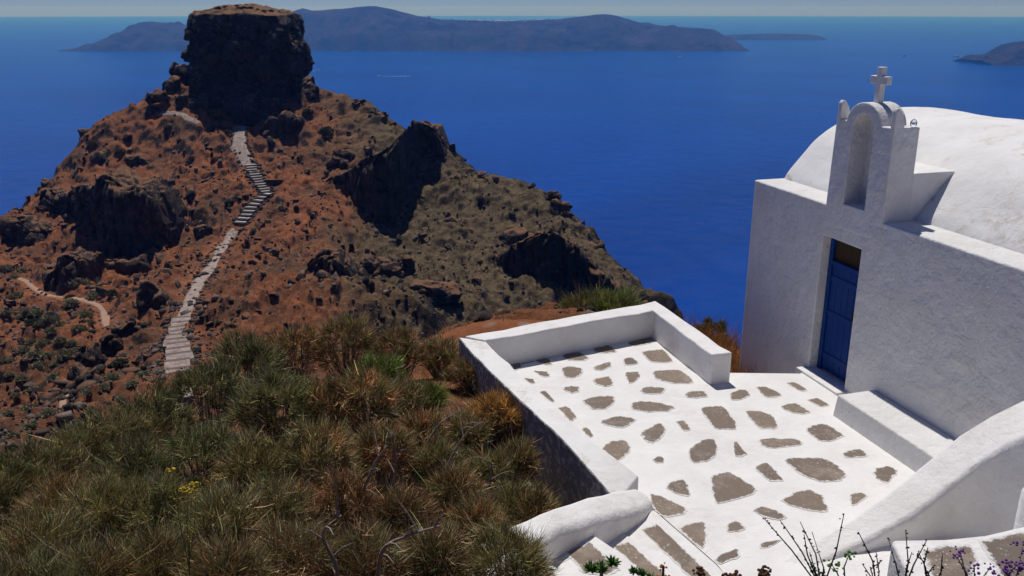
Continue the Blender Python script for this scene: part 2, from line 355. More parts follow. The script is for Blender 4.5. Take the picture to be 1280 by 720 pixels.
for a in [(215, 104, 268), (150, 150, 262), (108, 172, 256), (75, 214, 246), (48, 243, 238), (20, 270, 230), (-6, 280, 224), (-70, 305, 215), (-160, 330, 205)]: limb(*a)
for a in [(398, 110, 268), (440, 128, 262), (492, 152, 254), (545, 175, 248), (556, 200, 244), (600, 216, 238), (650, 233, 230), (690, 243, 224), (722, 275, 214), (748, 310, 204), (776, 345, 194), (802, 366, 184), (838, 384, 172)]: limb(*a)
for a in [(120, 205, 243), (180, 215, 238), (230, 190, 242), (240, 150, 252), (180, 160, 254), (200, 262, 219), (245, 262, 214), (235, 310, 196), (150, 250, 226), (100, 255, 228),
          (135, 325, 204), (60, 275, 226), (200, 335, 192), (60, 330, 203), (0, 320, 208), (0, 370, 176), (60, 400, 150), (0, 450, 128), (0, 520, 104), (80, 520, 90), (130, 470, 102), (130, 395, 146),
          (40, 350, 184), (180, 440, 108), (180, 380, 142), (-120, 400, 160), (-120, 520, 110),
          (370, 180, 243), (420, 190, 240), (450, 160, 250), (370, 230, 224), (400, 260, 212), (340, 280, 207), (360, 320, 186), (413, 308, 192), (440, 318, 186), (320, 350, 160), (400, 360, 150), (430, 400, 112),
          (330, 420, 104), (480, 320, 186), (500, 300, 200), (540, 250, 222), (500, 220, 234), (580, 290, 206), (620, 340, 184), (560, 340, 180), (600, 290, 208), (660, 300, 206), (500, 380, 140), (600, 388, 152), (700, 390, 166), (760, 388, 170),
          (520, 392, 118)]: cp(*a)
for x, y, z in [(-80, 262, -29.0), (-80, 272, -27), (-80, 305, -36), (-80, 340, -90), (-330, 120, -292), (-330, 300, -292), (-230, 420, -292), (-80, 470, -292), (60, 430, -292), (150, 340, -292), (170, 240, -292), (160, 140, -292), (130, 70, -292), (110, 20, -292),
                (-80, 500, -293), (-400, 30, -292), (-180, 60, -90), (-90, 20, -40), (-60, 60, -38), (-200, -5, -110), (60, 0, -120), (40, -5, -40), (60, 60, -170), (60, 120, -190), (70, 170, -160)]: cxyz(x, y, z)
# ground about the camera, the shrub bank and the terrace
for y, z in [(-4, -1.2), (0, -1.62), (2.4, -2.25), (4, -3.35), (6, -4.35), (9, -5.15), (12, -5.5)]:
    for x in (-2.6, -0.6): cxyz(x, y, z)
    cxyz(-7, y, z - 0.35 - 0.9 * max(0, y - 7) / 5); cxyz(-13, y, z - 1.7 - 2.6 * max(0, y - 5) / 7)
for x, y, z in [(0.6, -4, -1.2), (0.8, 0, -1.62), (0.9, 2.2, -2.25), (2.6, 2.2, -2.35), (0.9, 3.6, -3.5), (2.4, 3.6, -3.6), (4.5, 2.5, -3.0), (8, 0, -3.5), (8, 6, -5.5), (12, 12, -10), (14, 4, -9), (3, 6, -5.6), (2, 9, -6.2), (5, 9, -6.4), (2, 12, -6.2), (7, 12, -7),
                (-0.4, 12.5, -5.5), (-0.1, 13.6, -5.35), (1.2, 14.8, -5.5), (2.8, 14.6, -5.75), (3.4, 13.4, -5.85), (3.6, 12.6, -5.85), (4.5, 15.5, -6.3), (4, 17, -6.9), (8, 18, -12), (14, 22, -26), (20, 40, -80),
                (-2, 16, -6.6), (0, 18, -6.9), (2.4, 19, -7.0), (-2, 25, -9.4), (0.5, 26, -9.5), (3.2, 25, -9.6), (-1.5, 34, -12.6), (2, 33, -13.2), (-8, 16, -9.6), (-10, 25, -15.5), (-10, 35, -21.5), (-16, 35, -23.5), (-20, 60, -36), (-10, 50, -30), (-5, 60, -44), (4, 48, -34), (8, 35, -24), (14, 60, -80),
                (-20, 16, -14), (-30, 80, -40), (-12, 80, -58), (10, 90, -110), (0, 110, -78), (30, 140, -120), (-35, 30, -30), (-5, 15.5, -8.2)]: cxyz(x, y, z)
ctl = np.array(ctl)
def kern(d): return -np.sqrt(d * d + 2.0)
dd = np.hypot(ctl[:, None, 0] - ctl[None, :, 0], ctl[:, None, 1] - ctl[None, :, 1])
nC = len(ctl); Am = np.zeros((nC + 3, nC + 3)); Am[:nC, :nC] = kern(dd) - np.eye(nC) * 0.02
Am[:nC, nC] = 1; Am[:nC, nC + 1:] = ctl[:, :2] / 100; Am[nC, :nC] = 1; Am[nC + 1:, :nC] = ctl[:, :2].T / 100
sol = np.linalg.lstsq(Am, np.concatenate([ctl[:, 2], np.zeros(3)]), rcond=None)[0]
def base_h(x, y):
    sh = x.shape; x = x.ravel(); y = y.ravel(); out = np.empty(x.size)
    for i in range(0, x.size, 40000):
        xs = x[i:i + 40000]; ys = y[i:i + 40000]
        r = np.hypot(xs[:, None] - ctl[None, :, 0], ys[:, None] - ctl[None, :, 1])
        out[i:i + 40000] = kern(r) @ sol[:nC] + sol[nC] + xs / 100 * sol[nC + 1] + ys / 100 * sol[nC + 2]
    return out.reshape(sh)
def poly_xy(pts): return np.array([at_range(*p)[:2] for p in pts])
PATH_MAIN = np.array([p[:2] for p in catmull([at_range(*a)[:2] for a in SPINE], 8)])
TRAIL_A = np.array(catmull(list(poly_xy([(22, 338, 188), (42, 352, 178), (62, 366, 170), (95, 372, 164), (122, 382, 155), (131, 398, 146), (135, 420, 132)])), 6))
TRAIL_B = np.array(catmull(list(poly_xy([(84, 478, 100), (78, 496, 97), (80, 515, 92), (86, 532, 88), (82, 550, 84)])), 6))
TRAIL_C = np.array(catmull(list(poly_xy([(198, 128, 257), (214, 131, 256), (228, 136, 254.5), (236, 147, 252.5), (249, 153, 251)])), 6))
def pdist(x, y, P):
    best = np.full(x.shape, 1e9)
    for a, b in zip(P[:-1], P[1:]):
        ab = b - a; L = ab @ ab + 1e-9; t = np.clip(((x - a[0]) * ab[0] + (y - a[1]) * ab[1]) / L, 0, 1)
        best = np.minimum(best, np.hypot(x - a[0] - t * ab[0], y - a[1] - t * ab[1]))
    return best
def inpoly(x, y, P):
    c = np.zeros(x.shape, bool); n = len(P)
    for i in range(n):
        x0, y0 = P[i]; x1, y1 = P[(i + 1) % n]
        c ^= ((y0 > y) != (y1 > y)) & (x < (x1 - x0) * (y - y0) / (y1 - y0 + 1e-12) + x0)
    return c
g5 = lambda u, v, z=GZ: on_level(u, v, z)[:2]
chap = lambda t, s: P0 + AX * t + NB * s
FOOT = [g5(572, 422, -4.55) + [0.12, -0.1], g5(820, 376, -4.55) + [-0.1, -0.15], g5(915, 441, -4.55) + [-0.12, 0.1], chap(-1.2, 0.4), chap(-2.4, 0.3), chap(-2.4, 4.8), chap(6.3, 4.8), (9, 4.5), (3.0, 4.2), (0.35, 5.6), (0.2, 6.6), g5(768, 614, -4.55) + [0.1, 0.1]]
BLUFF = np.array([(-200, 200), (-200, 260)])
def H(x, y):
    x = np.asarray(x, float); y = np.asarray(y, float)
    far = sstep(14, 42, y); d0 = pdist(x, y, PATH_MAIN)
    pm = 1 - np.maximum.reduce([1 - sstep(1.2, 5.0, d0), 1 - sstep(0.6, 3.0, pdist(x, y, TRAIL_A)), 1 - sstep(0.6, 2.0, pdist(x, y, TRAIL_B)), 1 - sstep(0.6, 2.5, pdist(x, y, TRAIL_C))])
    w = far * pm
    z = base_h(x + w * 3.0 * fbm2(x / 16, y / 16, 3, 3), y + w * 3.0 * fbm2(x / 16, y / 16, 3, 9))
    fs = sstep(20, 120, y); z = z + w * ((0.5 + 2.4 * fs) * (ridge2(x / 26 + 3, y / 26, 5, 21) - 0.3) + 1.3 * fbm2(x / 7, y / 7, 4, 31) + 0.9 * np.maximum(0, ridge2(x / 5.5 + 0.6 * fbm2(x / 9, y / 9, 2, 8), y / 4.0, 3, 37) - 0.25))
    c1, v1 = cell2(x / 3.4 + 0.4 * fbm2(x / 3, y / 3, 2, 5), y / 3.4, 41); c2, v2 = cell2(x / 1.25, y / 1.25, 51)
    z = z + far * (0.12 + 0.88 * pm) * (0.95 * np.clip(0.55 - c1, 0, 1) * (v1 > 0.45) * (0.5 + 1.6 * v1) + 0.55 * np.clip(0.5 - c2, 0, 1) * (v2 > 0.4) * (0.5 + v2))
    c3, v3 = cell2(x / 5.0 + 0.5 * fbm2(x / 4, y / 4, 2, 15), y / 4.0, 141); z = z + far * pm * 1.1 * (v3 - 0.5) * (ridge2(x / 19, y / 19, 3, 77) > -0.15)
    z = z + 0.5 * far * pm * fbm2(x * 0.9, y * 0.9, 3, 61)
    z = z + (1 - far) * (0.16 * fbm2(x / 1.6, y / 1.6, 4, 71) + 0.5 * sstep(11, 22, y) * np.maximum(0, ridge2(x / 3.1, y / 3.1, 4, 81)))
    z = np.where(inpoly(x, y, FOOT), np.minimum(z, -6.3), z)
    return np.maximum(z, -291.0)
def Hs(x, y): return float(H(np.array([x]), np.array([y]))[0])

def hit(u, v, y0=15.0, y1=300.0):        # distance at which a sight line meets the hill
    Y = np.arange(y0, y1, 0.4); d = sight(u, v); x = d[0] / d[1] * Y; z = d[2] / d[1] * Y; m = np.where(H(x, Y) > z)[0]
    return float(Y[m[0]]) if len(m) else 200.0
rowsY = np.concatenate([np.arange(-4, 2, 0.3), np.arange(2, 17, 0.125), np.geomspace(17, 84, 150)[:-1], np.arange(84, 284, 0.52), np.geomspace(284, 520, 40)])
slopes = np.concatenate([np.linspace(-1.5, -0.66, 50)[:-1], np.arange(-0.66, 0.30, 0.0018), np.linspace(0.30, 1.1, 60)[1:]])
YY, SS = np.meshgrid(rowsY, slopes, indexing='ij'); XX = (YY + 8) * SS
ZZ = H(XX, YY)
nr, nc = XX.shape
idx = np.arange(nr * nc).reshape(nr, nc)
Fq = np.stack([idx[:-1, :-1], idx[:-1, 1:], idx[1:, 1:], idx[1:, :-1]], -1).reshape(-1, 4)
me = npmesh('hill', np.stack([XX, YY, ZZ], -1), Fq, True)
spx = np.interp(YY, PATH_MAIN[::, 1], PATH_MAIN[:, 0])
zone = sstep(0, 1, (XX - spx - 16 + 8 * fbm2(XX / 14, YY / 14, 4, 91)) / 22) * sstep(60, 110, YY)
setattr_f(me, 'zone', zone); setattr_f(me, 'near', 1 - sstep(9, 14, YY + 2 * fbm2(XX, YY, 3, 95)))
tag(link('hill', me, M['hill']), 'red and brown volcanic hillside falling to the sea', 'hill', kind='structure')

# ------------------------------------------------------------------ the rock stack
NA, NH = 460, 190
th = np.linspace(0, 2 * np.pi, NA, endpoint=False); hh = np.linspace(0, 1, NH)
TH, HH = np.meshgrid(th, hh, indexing='xy')          # rows = height
zt = -1.6; zb = -46.0; cx0, cy0 = -80.6, 279.0
wall = np.clip(HH / 0.86, 0, 1); capq = np.clip((HH - 0.86) / 0.14, 0, 1)
ct, st = np.cos(TH), np.sin(TH)
rad = 1.0 / (np.abs(ct) ** 3.4 + np.abs(st) ** 3.4) ** (1 / 3.4)
prof = np.interp(wall, [0, 0.25, 0.42, 0.6, 0.8, 0.93, 0.985, 1], [1.34, 1.18, 1.06, 1.05, 1.06, 1.01, 0.96, 0.86])
Xr = 15.2 * rad * prof * ct; Yr = 17.0 * rad * prof * st
front = np.exp(-((TH - math.radians(283)) / 0.23) ** 2) * (1 - sstep(0.42, 0.58, wall)) * 7.0
Xr = Xr + front * ct; Yr = Yr + front * st
Zr = zb + (zt - zb) * wall
shrink = 1 - capq ** 1.0
Xw = Xr * shrink + cx0; Yw = Yr * shrink + cy0
n1 = fbm3(Xw / 11, Yw / 11, Zr / 17, 5, 101); n2 = fbm3(Xw / 4.5, Yw / 4.5, Zr / 9, 4, 111, True); n3 = fbm3(Xw / 1.6, Yw / 1.6, Zr / 2.2, 3, 121)
b1, e1_ = cell3(Xw / 6.5, Yw / 6.5, Zr / 9.0, 131); b2_, e2_ = cell3(Xw / 2.6 + 0.3 * n1, Yw / 2.6, Zr / 3.6, 137)
bl = (b1 - 0.5) * 2.6 + (b2_ - 0.5) * 1.25 - 0.9 * np.clip(1 - e1_ * 5, 0, 1) - 0.5 * np.clip(1 - e2_ * 5, 0, 1)
lay = np.floor((Zr + 2.5 * n1 + 0.12 * Xw) / 3.1); ledge = (hsh(lay, np.floor(TH * 3.2 + 0.8 * n1 + lay * 0.37), lay * 0, 3) - 0.5) * 2.2
disp = (4.0 * n1 + 1.2 * ct * np.exp(-((wall - 0.6) / 0.25) ** 2) * (ct > 0) + 0.9 * n2 + 0.4 * n3 + (bl + ledge) * (1 - 0.85 * sstep(0.88, 0.97, wall))) * np.where(capq > 0, np.maximum(0, 1 - capq * 3), 1.0) * np.where(wall > 0.9, 0.75, 1)
Xw = Xw + disp * ct; Yw = Yw + disp * st
Zr = Zr + 0.9 * n2 * (capq <= 0) * wall + np.where(capq > 0, 2.2 * capq ** 0.7 + 1.6 * fbm2(Xw / 6, Yw / 6, 4, 141) + 0.45 * np.abs(fbm2(Xw / 1.5, Yw / 1.5, 3, 151)), 0)
idx = np.arange(NH * NA).reshape(NH, NA); nx = np.roll(idx, -1, axis=1)
Fq = np.stack([idx[:-1], nx[:-1], nx[1:], idx[1:]], -1).reshape(-1, 4)
tag(link('rock_stack', npmesh('rock_stack', np.stack([Xw, Yw, Zr], -1), Fq, False), M['lava']), 'dark flat-topped lava rock crowning the hill', 'rock', kind='structure')

# ------------------------------------------------------------------ cliffs and outcrops
bmq = bmesh.new(); bmesh.ops.create_icosphere(bmq, subdivisions=6, radius=1.0)
ICO_V = np.array([v.co[:] for v in bmq.verts]); ICO_F = np.array([[v.index for v in f.verts] for f in bmq.faces]); bmq.free()
bmq = bmesh.new(); bmesh.ops.create_icosphere(bmq, subdivisions=5, radius=1.0)
IC4_V = np.array([v.co[:] for v in bmq.verts]); IC4_F = np.array([[v.index for v in f.verts] for f in bmq.faces]); bmq.free()
bmq = bmesh.new(); bmesh.ops.create_icosphere(bmq, subdivisions=4, radius=1.0)
IC3_V = np.array([v.co[:] for v in bmq.verts]); IC3_F = np.array([[v.index for v in f.verts] for f in bmq.faces]); bmq.free()
def outcrop(u, v, Y, wpx, hpx, deep, seed, name='cliff'):
    c = at_range(u, v, Y); s = np.linalg.norm(c) / 1100.0; r = np.random.default_rng(seed)
    big = wpx * hpx > 2400; n = 8 if big else 5
    Pb, Fb = (IC4_V, IC4_F) if big else (IC3_V, IC3_F)
    rx, ry, rz = wpx * s / 2, deep, hpx * s / 2; VV = []; FF = []; o = 0
    for i in range(n):
        P = Pb / ((np.abs(Pb) ** 4).sum(1) ** 0.25)[:, None]
        P = chip(P, r, 16, 0.62, 0.98)
        k = 1.0 if i == 0 else r.uniform(0.34, 0.7)
        off = np.zeros(3) if i == 0 else np.array([r.uniform(-.85, .85) * rx, r.uniform(-0.9, 0.5) * ry, r.uniform(-0.75, 0.55) * rz])
        an = r.uniform(-.5, .5); Q = P * np.array([rx * (0.86 if i == 0 else k), ry * k, rz * (0.9 if i == 0 else k * 1.25)])
        Q = np.column_stack([Q[:, 0] * math.cos(an) - Q[:, 1] * math.sin(an), Q[:, 0] * math.sin(an) + Q[:, 1] * math.cos(an), Q[:, 2]]) + off
        Q[:, 1] += deep * 0.45 + 0.22 * Q[:, 2]
        W = Q + c; L = max(1.6, 0.55 * min(rx, rz))
        nm = P / (np.linalg.norm(P, axis=1)[:, None] + 1e-9)
        bv, be_ = cell3(W[:, 0] / L, W[:, 1] / L, W[:, 2] / (1.5 * L), seed % 97)
        d = 0.34 * L * (bv - 0.5) - 0.16 * L * np.clip(1 - be_ * 5, 0, 1) + 0.30 * L * fbm3(W[:, 0] / L, W[:, 1] / L, W[:, 2] / L, 4, seed)
        VV.append(W + nm * d[:, None]); FF.append(Fb + o); o += len(Pb)
    return tag(link(name, npmesh(name, np.concatenate(VV), np.concatenate(FF), False), M['lava']), 'dark lava cliff breaking out of the hillside', 'cliff', kind='structure')
def curtain(pts, seed, back=14.0, rise=0.16):
    """a cliff face: top edge, foot and distance along it; the top runs back into the hill"""
    Pn = np.array(pts, float); kk = np.linspace(0, len(Pn) - 1, 26 * (len(Pn) - 1)); ar = np.arange(len(Pn))
    u = np.interp(kk, ar, Pn[:, 0]); vt = np.interp(kk, ar, Pn[:, 1]); vb = np.interp(kk, ar, Pn[:, 2]); Yf = np.interp(kk, ar, Pn[:, 3])
    T = np.array([at_range(a, b, c) for a, b, c in zip(u, vt, Yf)]); B = np.array([at_range(a, b, c) for a, b, c in zip(u, vb, Yf - 2.0)])
    rows = []
    for q in np.linspace(1, 0, 26)[:-1]: rows.append(T + np.array([0.05, 1.0, rise]) * back * q + np.array([0, 0, -1.2]) * q)
    for q in np.linspace(0, 1.35, 84): rows.append(T + (B - T) * q)
    W = np.array(rows); nr_, nc_, _ = W.shape
    face = np.concatenate([np.linspace(0.5, 1, 25), np.ones(84)])[:, None]
    x, y, z = W[..., 0], W[..., 1], W[..., 2]
    b1, e1 = cell3(x / 4.2 + 0.4 * fbm3(x / 5, y / 5, z / 5, 2, seed), y / 4.2, z / 6.5, seed % 89); b2, e2 = cell3(x / 1.7, y / 1.7, z / 2.3, seed % 83 + 7)
    d = 3.2 * fbm3(x / 10, y / 10, z / 14, 4, seed + 2) + 2.4 * (b1 - 0.5) - 1.0 * np.clip(1 - 5 * e1, 0, 1) + 0.9 * (b2 - 0.5) - 0.4 * np.clip(1 - 5 * e2, 0, 1)
    d = d * face; W[..., 1] -= d * np.concatenate([np.linspace(0.0, 1, 25), np.ones(84)])[:, None]; W[:25, :, 2] += 0.7 * d[:25] + 0.8 * fbm3(x[:25] / 2, y[:25] / 2, z[:25] / 2, 3, seed + 5); W[..., 2] += 2.2 * vn2(x / 7, y * 0 + 3.3, seed) * np.concatenate([np.ones(25), np.linspace(1, 0, 84)])[:, None]
    end = np.clip(np.minimum(np.arange(nc_), nc_ - 1 - np.arange(nc_)) / 10.0, 0, 1); W[..., 1] += (1 - end)[None] * 3.0
    idx = np.arange(nr_ * nc_).reshape(nr_, nc_); Fq = np.stack([idx[:-1, :-1], idx[1:, :-1], idx[1:, 1:], idx[:-1, 1:]], -1).reshape(-1, 4)
    tag(link('cliff', npmesh('cliff', W, Fq, False), M['lava']), 'long dark lava cliff face across the hillside', 'cliff', kind='structure')
curtain([(46, 243, 262, 233), (62, 234, 274, 230), (85, 238, 288, 224), (110, 236, 312, 214), (140, 232, 335, 203), (165, 245, 346, 198), (190, 262, 338, 200), (206, 285, 332, 202), (216, 312, 326, 203)], 301)
curtain([(404, 230, 240, 228), (428, 214, 266, 221), (450, 205, 288, 214), (470, 197, 302, 210), (486, 185, 308, 210), (500, 170, 300, 216), (512, 160, 264, 228), (526, 153, 250, 236), (541, 158, 244, 237), (550, 177, 238, 238), (557, 200, 226, 239)], 311, 20, -0.06)
curtain([(606, 334, 350, 190), (640, 314, 382, 182), (670, 302, 396, 176), (698, 296, 400, 174), (716, 300, 402, 174), (738, 322, 402, 173), (760, 346, 402, 172), (785, 368, 404, 170), (812, 384, 406, 168)], 331, 12, -0.12)
curtain([(372, 345, 362, 160), (395, 332, 385, 152), (420, 330, 392, 148), (442, 345, 385, 149), (455, 360, 380, 150)], 351, 7)
curtain([(-20, 288, 306, 221), (0, 290, 318, 216), (22, 286, 325, 212), (40, 292, 320, 212), (54, 304, 316, 213)], 361, 9)
curtain([(40, 345, 352, 188), (58, 332, 366, 178), (80, 328, 372, 172), (104, 334, 366, 174), (120, 344, 356, 178)], 371, 8)
sd = 200
for a in [  # smaller outcrops
        (130, 205, 243, 40, 30, 3), (165, 205, 242, 28, 20, 2.5), (112, 170, 255, 30, 22, 3), (60, 232, 241, 22, 18, 2.5), (20, 271, 231, 16, 12, 2), (212, 108, 265, 22, 30, 3), (243, 132, 259, 34, 30, 3), (336, 144, 254, 34, 40, 3), (300, 128, 260, 40, 36, 3), (384, 116, 264, 28, 28, 3), (270, 118, 262, 30, 40, 3), (222, 98, 268, 20, 36, 3), (198, 122, 259, 26, 14, 2),
        (180, 245, 227, 66, 18, 2.5), (262, 165, 250, 24, 24, 2.5), (255, 292, 207, 28, 24, 2), (190, 385, 138, 48, 44, 2.5), (165, 345, 192, 84, 54, 4), (60, 505, 98, 34, 30, 2), (205, 245, 226, 30, 16, 2), (150, 418, 120, 26, 36, 1.6), (132, 436, 116, 28, 40, 1.6), (112, 452, 110, 28, 40, 1.6), (100, 480, 104, 26, 40, 1.6), (60, 520, 96, 24, 24, 1.4), (120, 478, 102, 22, 26, 1.4),
        (425, 200, 236, 44, 20, 3), (700, 262, 216, 34, 26, 3), (640, 300, 204, 50, 26, 3), (590, 262, 222, 46, 16, 2), (690, 246, 222, 26, 14, 2), (742, 312, 200, 24, 20, 2), (768, 345, 190, 24, 18, 2),
        (365, 298, 198, 38, 20, 2), (480, 350, 162, 54, 48, 3), (360, 160, 249, 44, 34, 3), (420, 160, 252, 26, 18, 2), (350, 302, 198, 20, 16, 1.5), (545, 375, 148, 76, 36, 4), (445, 130, 260, 20, 10, 2), (475, 145, 255, 24, 12, 2), (600, 218, 236, 20, 8, 2)]:
    sd += 17; outcrop(*a, sd)

# ------------------------------------------------------------------ loose stones on the slopes
def stones(n, name, label, box_uvY, smin, smax, seed, mat):
    r = np.random.default_rng(seed); u0, u1, y0, y1 = box_uvY
    y = y0 + (y1 - y0) * r.random(n); sl = u0 + (u1 - u0) * r.random(n); x = (y + 8) * sl
    z = H(x, y); ok = z > -150; x, y, z = x[ok], y[ok], z[ok]; n = len(x)
    b = bmesh.new(); bmesh.ops.create_icosphere(b, subdivisions=1, radius=1.0); bv = np.array([v.co[:] for v in b.verts]); bf = np.array([[v.index for v in f.verts] for f in b.faces]); b.free()
    s = smin * (smax / smin) ** (r.random(n) ** 2.2)
    dm = fbm2(x / 9, y / 9, 3, seed); keep = r.random(n) < sstep(-0.35, 0.5, dm) + 0.15; x, y, z, s = x[keep], y[keep], z[keep], s[keep]; n = len(x)
    jit = 1 + 1.1 * (r.random((n, len(bv), 1)) - 0.5); sc = s[:, None, None] * (0.6 + 0.8 * r.random((n, 1, 3)))
    V = bv[None] * jit * sc; an = r.random(n) * 6.28
    X = V[..., 0] * np.cos(an)[:, None] - V[..., 1] * np.sin(an)[:, None]; Y = V[..., 0] * np.sin(an)[:, None] + V[..., 1] * np.cos(an)[:, None]
    V = np.stack([X + x[:, None], Y + y[:, None], V[..., 2] + (z + 0.15 * s)[:, None]], -1)
    Fq = (bf[None] + (np.arange(n) * len(bv))[:, None, None]).reshape(-1, 3)
    me = npmesh(name, V, Fq); setattr_f(me, 'tone', np.repeat(r.random(n) ** 2.0, len(bv)))
    return tag(link(name, me, mat), label, 'stones', kind='stuff')
stones(15000, 'loose_stones', 'dark and pale loose stones strewn over the hillside', (-0.66, 0.14, 60, 262), 0.13, 0.62, 5, M['stone'])
stones(2500, 'loose_stones', 'loose stones on the near slope below the shrubs', (-0.7, 0.12, 15, 60), 0.04, 0.30, 6, M['stone'])

def crags(n, region, seed):
    r = np.random.default_rng(seed); b = bmesh.new(); bmesh.ops.create_icosphere(b, subdivisions=2, radius=1.0); bv = np.array([v.co[:] for v in b.verts]); bf = np.array([[v.index for v in f.verts] for f in b.faces]); b.free()
    kinds = [chip(bv / ((np.abs(bv) ** 4).sum(1) ** 0.25)[:, None], r, 18, 0.34, 0.85) for _ in range(10)]
    y = region[2] + (region[3] - region[2]) * r.random(n); x = (y + 8) * (region[0] + (region[1] - region[0]) * r.random(n))
    m = (ridge2(x / 24 + 5, y / 24, 3, seed) + 0.35 * r.normal(size=n) > 0.12) & (pdist(x, y, PATH_MAIN) > 3.4) & (pdist(x, y, TRAIL_A) > 2.5); x, y = x[m], y[m]; z = H(x, y); m = z > -110; x, y, z = x[m], y[m], z[m]
    VV = []; FF = []; o = 0
    for i in range(len(x)):
        s_ = 0.5 + 1.25 * r.random() ** 3; P = kinds[r.integers(0, 10)] * s_ * np.array([r.uniform(.7, 1.5), r.uniform(.6, 1.1), r.uniform(.6, 1.25)]); a = r.uniform(0, 6.28); t_ = r.uniform(-.4, .4)
        P = np.column_stack([P[:, 0] * math.cos(a) - P[:, 1] * math.sin(a), P[:, 0] * math.sin(a) + P[:, 1] * math.cos(a), P[:, 2] + t_ * P[:, 0]])
        VV.append(P + [x[i], y[i], z[i] + 0.1 * s_]); FF.append(bf + o); o += len(bv)
    tag(link('rock_crags', npmesh('rock_crags', np.concatenate(VV), np.concatenate(FF)), M['lava']), 'jagged dark rubble breaking through the hillside soil', 'rocks', kind='stuff')
crags(1100, (-0.64, -0.26, 88, 262), 77)
crags(420, (-0.26, 0.10, 110, 262), 78)

# ------------------------------------------------------------------ footpath, steps and trails
def ribbon(name, P, w, mat, label, lift=0.10, kind='structure'):
    P = np.asarray(P); T = np.gradient(P, axis=0); T /= np.linalg.norm(T, axis=1)[:, None]; Nn = np.stack([-T[:, 1], T[:, 0]], 1)
    k = 7; off = np.linspace(-1, 1, k); V = []; wj = w / 2 * (1 + 0.28 * vn2(np.arange(len(P)) * 0.33, np.zeros(len(P)), 3))
    for o in off:
        q = P + Nn * (o * wj)[:, None]; V.append(np.column_stack([q, H(q[:, 0], q[:, 1])]))
    V = np.array(V); zc = V[..., 2].mean(0); V[..., 2] = np.maximum(V[..., 2], zc[None] - 0.15) + lift
    V[0, :, 2] -= 0.7; V[-1, :, 2] -= 0.7
    n = len(P); idx = np.arange(k * n).reshape(k, n)
    Fq = np.stack([idx[:-1, :-1], idx[:-1, 1:], idx[1:, 1:], idx[1:, :-1]], -1).reshape(-1, 4)
    return tag(link(name, pymesh(name, V.reshape(-1, 3), Fq.tolist(), True), mat), label, 'path', kind=kind)
SP = {i: at_range(*a)[:2] for i, a in enumerate(SPINE)}
ribbon('footpath', catmull([SP[i] for i in range(2, 6)] + [0.6 * SP[5] + 0.4 * SP[6]], 14), 3.1, M['path'], 'pale rough concrete footpath climbing from the saddle')
ribbon('footpath', catmull([SP[10], SP[11], SP[12], SP[12] + (SP[12] - SP[11]) * 0.3], 14), 4.6, M['path'], 'pale concrete landing at the foot of the dark rock')
ribbon('trail', TRAIL_A, 1.5, M['trail'], 'narrow dirt trail contouring the shrubby slope')
ribbon('trail', TRAIL_B, 1.2, M['trail'], 'short pinkish dirt trail beside dark rocks')
ribbon('trail', TRAIL_C, 1.7, M['path'], 'pale zigzag trail under the left side of the flat-topped rock')
def flight(P, n, w, rise_d, label, tm='step'):
    P = np.array(catmull(P, 12)); L = np.concatenate([[0], np.cumsum(np.linalg.norm(np.diff(P, axis=0), axis=1))])
    q = np.linspace(0, L[-1], n + 1); X = np.interp(q, L, P[:, 0]); Y = np.interp(q, L, P[:, 1])
    Z = H(X, Y); Z = np.maximum.accumulate(np.polyval(np.polyfit(q, Z, 3), q)) if rise_d > 0 else np.polyval(np.polyfit(q, Z, 3), q)
    root = empty('hill_stairway', (X[0], Y[0], Z[0])); tag(root, label, 'stairs', 'flights of steps on the hill path')
    for i in range(n):
        t = np.array([X[i + 1] - X[i], Y[i + 1] - Y[i]]); ln = np.linalg.norm(t); t /= ln; nn = np.array([-t[1], t[0]])
        z = max(Z[i], Z[i + 1]) + 0.16; ww = w * random.uniform(0.92, 1.1); a = np.array([X[i], Y[i]]) - [X[0], Y[0]]
        ra_ = random.uniform(-.09, .09); t, nn = t * math.cos(ra_) + nn * math.sin(ra_), nn * math.cos(ra_) - t * math.sin(ra_); a = a + nn * random.uniform(-.14, .14); z += random.uniform(-.03, .03)
        pts = [a - nn * ww / 2 - t * 0.05, a + nn * ww / 2 - t * 0.05, a + nn * ww / 2 + t * (ln + .05), a - nn * ww / 2 + t * (ln + .05)]
        V, Fs = prism(pts, z - Z[0] - 1.0, z - Z[0] - 0.10 + 0.001 * i)
        s = link('step', pymesh('step', V, Fs), M['riser'], root)
        b2 = [a - nn * ww / 2 - t * 0.02 + t * ln * 0.30, a + nn * ww / 2 - t * 0.02 + t * ln * 0.30, a + nn * ww / 2 + t * (ln - 0.02), a - nn * ww / 2 + t * (ln - 0.02)]
        V, Fs = prism(b2, z - Z[0] - 0.1, z - Z[0] + 0.02)
        link('tread', pymesh('tread', V, Fs), M[tm], s)
flight([0.25 * SP[5] + 0.75 * SP[6], SP[7], SP[8]], 9, 3.0, 1, 'lower white stone flight curving up the red slope')
flight([SP[8], SP[9], SP[10]], 12, 2.7, 1, 'upper white stone flight rising to the pale landing')
flight([SP[2], SP[1], SP[0], SP[0] + (SP[0] - SP[1]) * 0.25], 13, 2.8, -1, 'pale weathered flight of steps emerging behind the shrubs', 'path')
re_ = np.random.default_rng(55); seg = re_.integers(0, len(PATH_MAIN) - 1, 620); tt_ = re_.random(620)[:, None]; ep = PATH_MAIN[seg] * (1 - tt_) + PATH_MAIN[seg + 1] * tt_; td = PATH_MAIN[seg + 1] - PATH_MAIN[seg]; td /= np.linalg.norm(td, axis=1)[:, None]
ep = ep + np.column_stack([-td[:, 1], td[:, 0]]) * (re_.choice([-1, 1], 620) * (1.5 + np.abs(re_.normal(0, 0.45, 620))))[:, None]; ez = H(ep[:, 0], ep[:, 1])
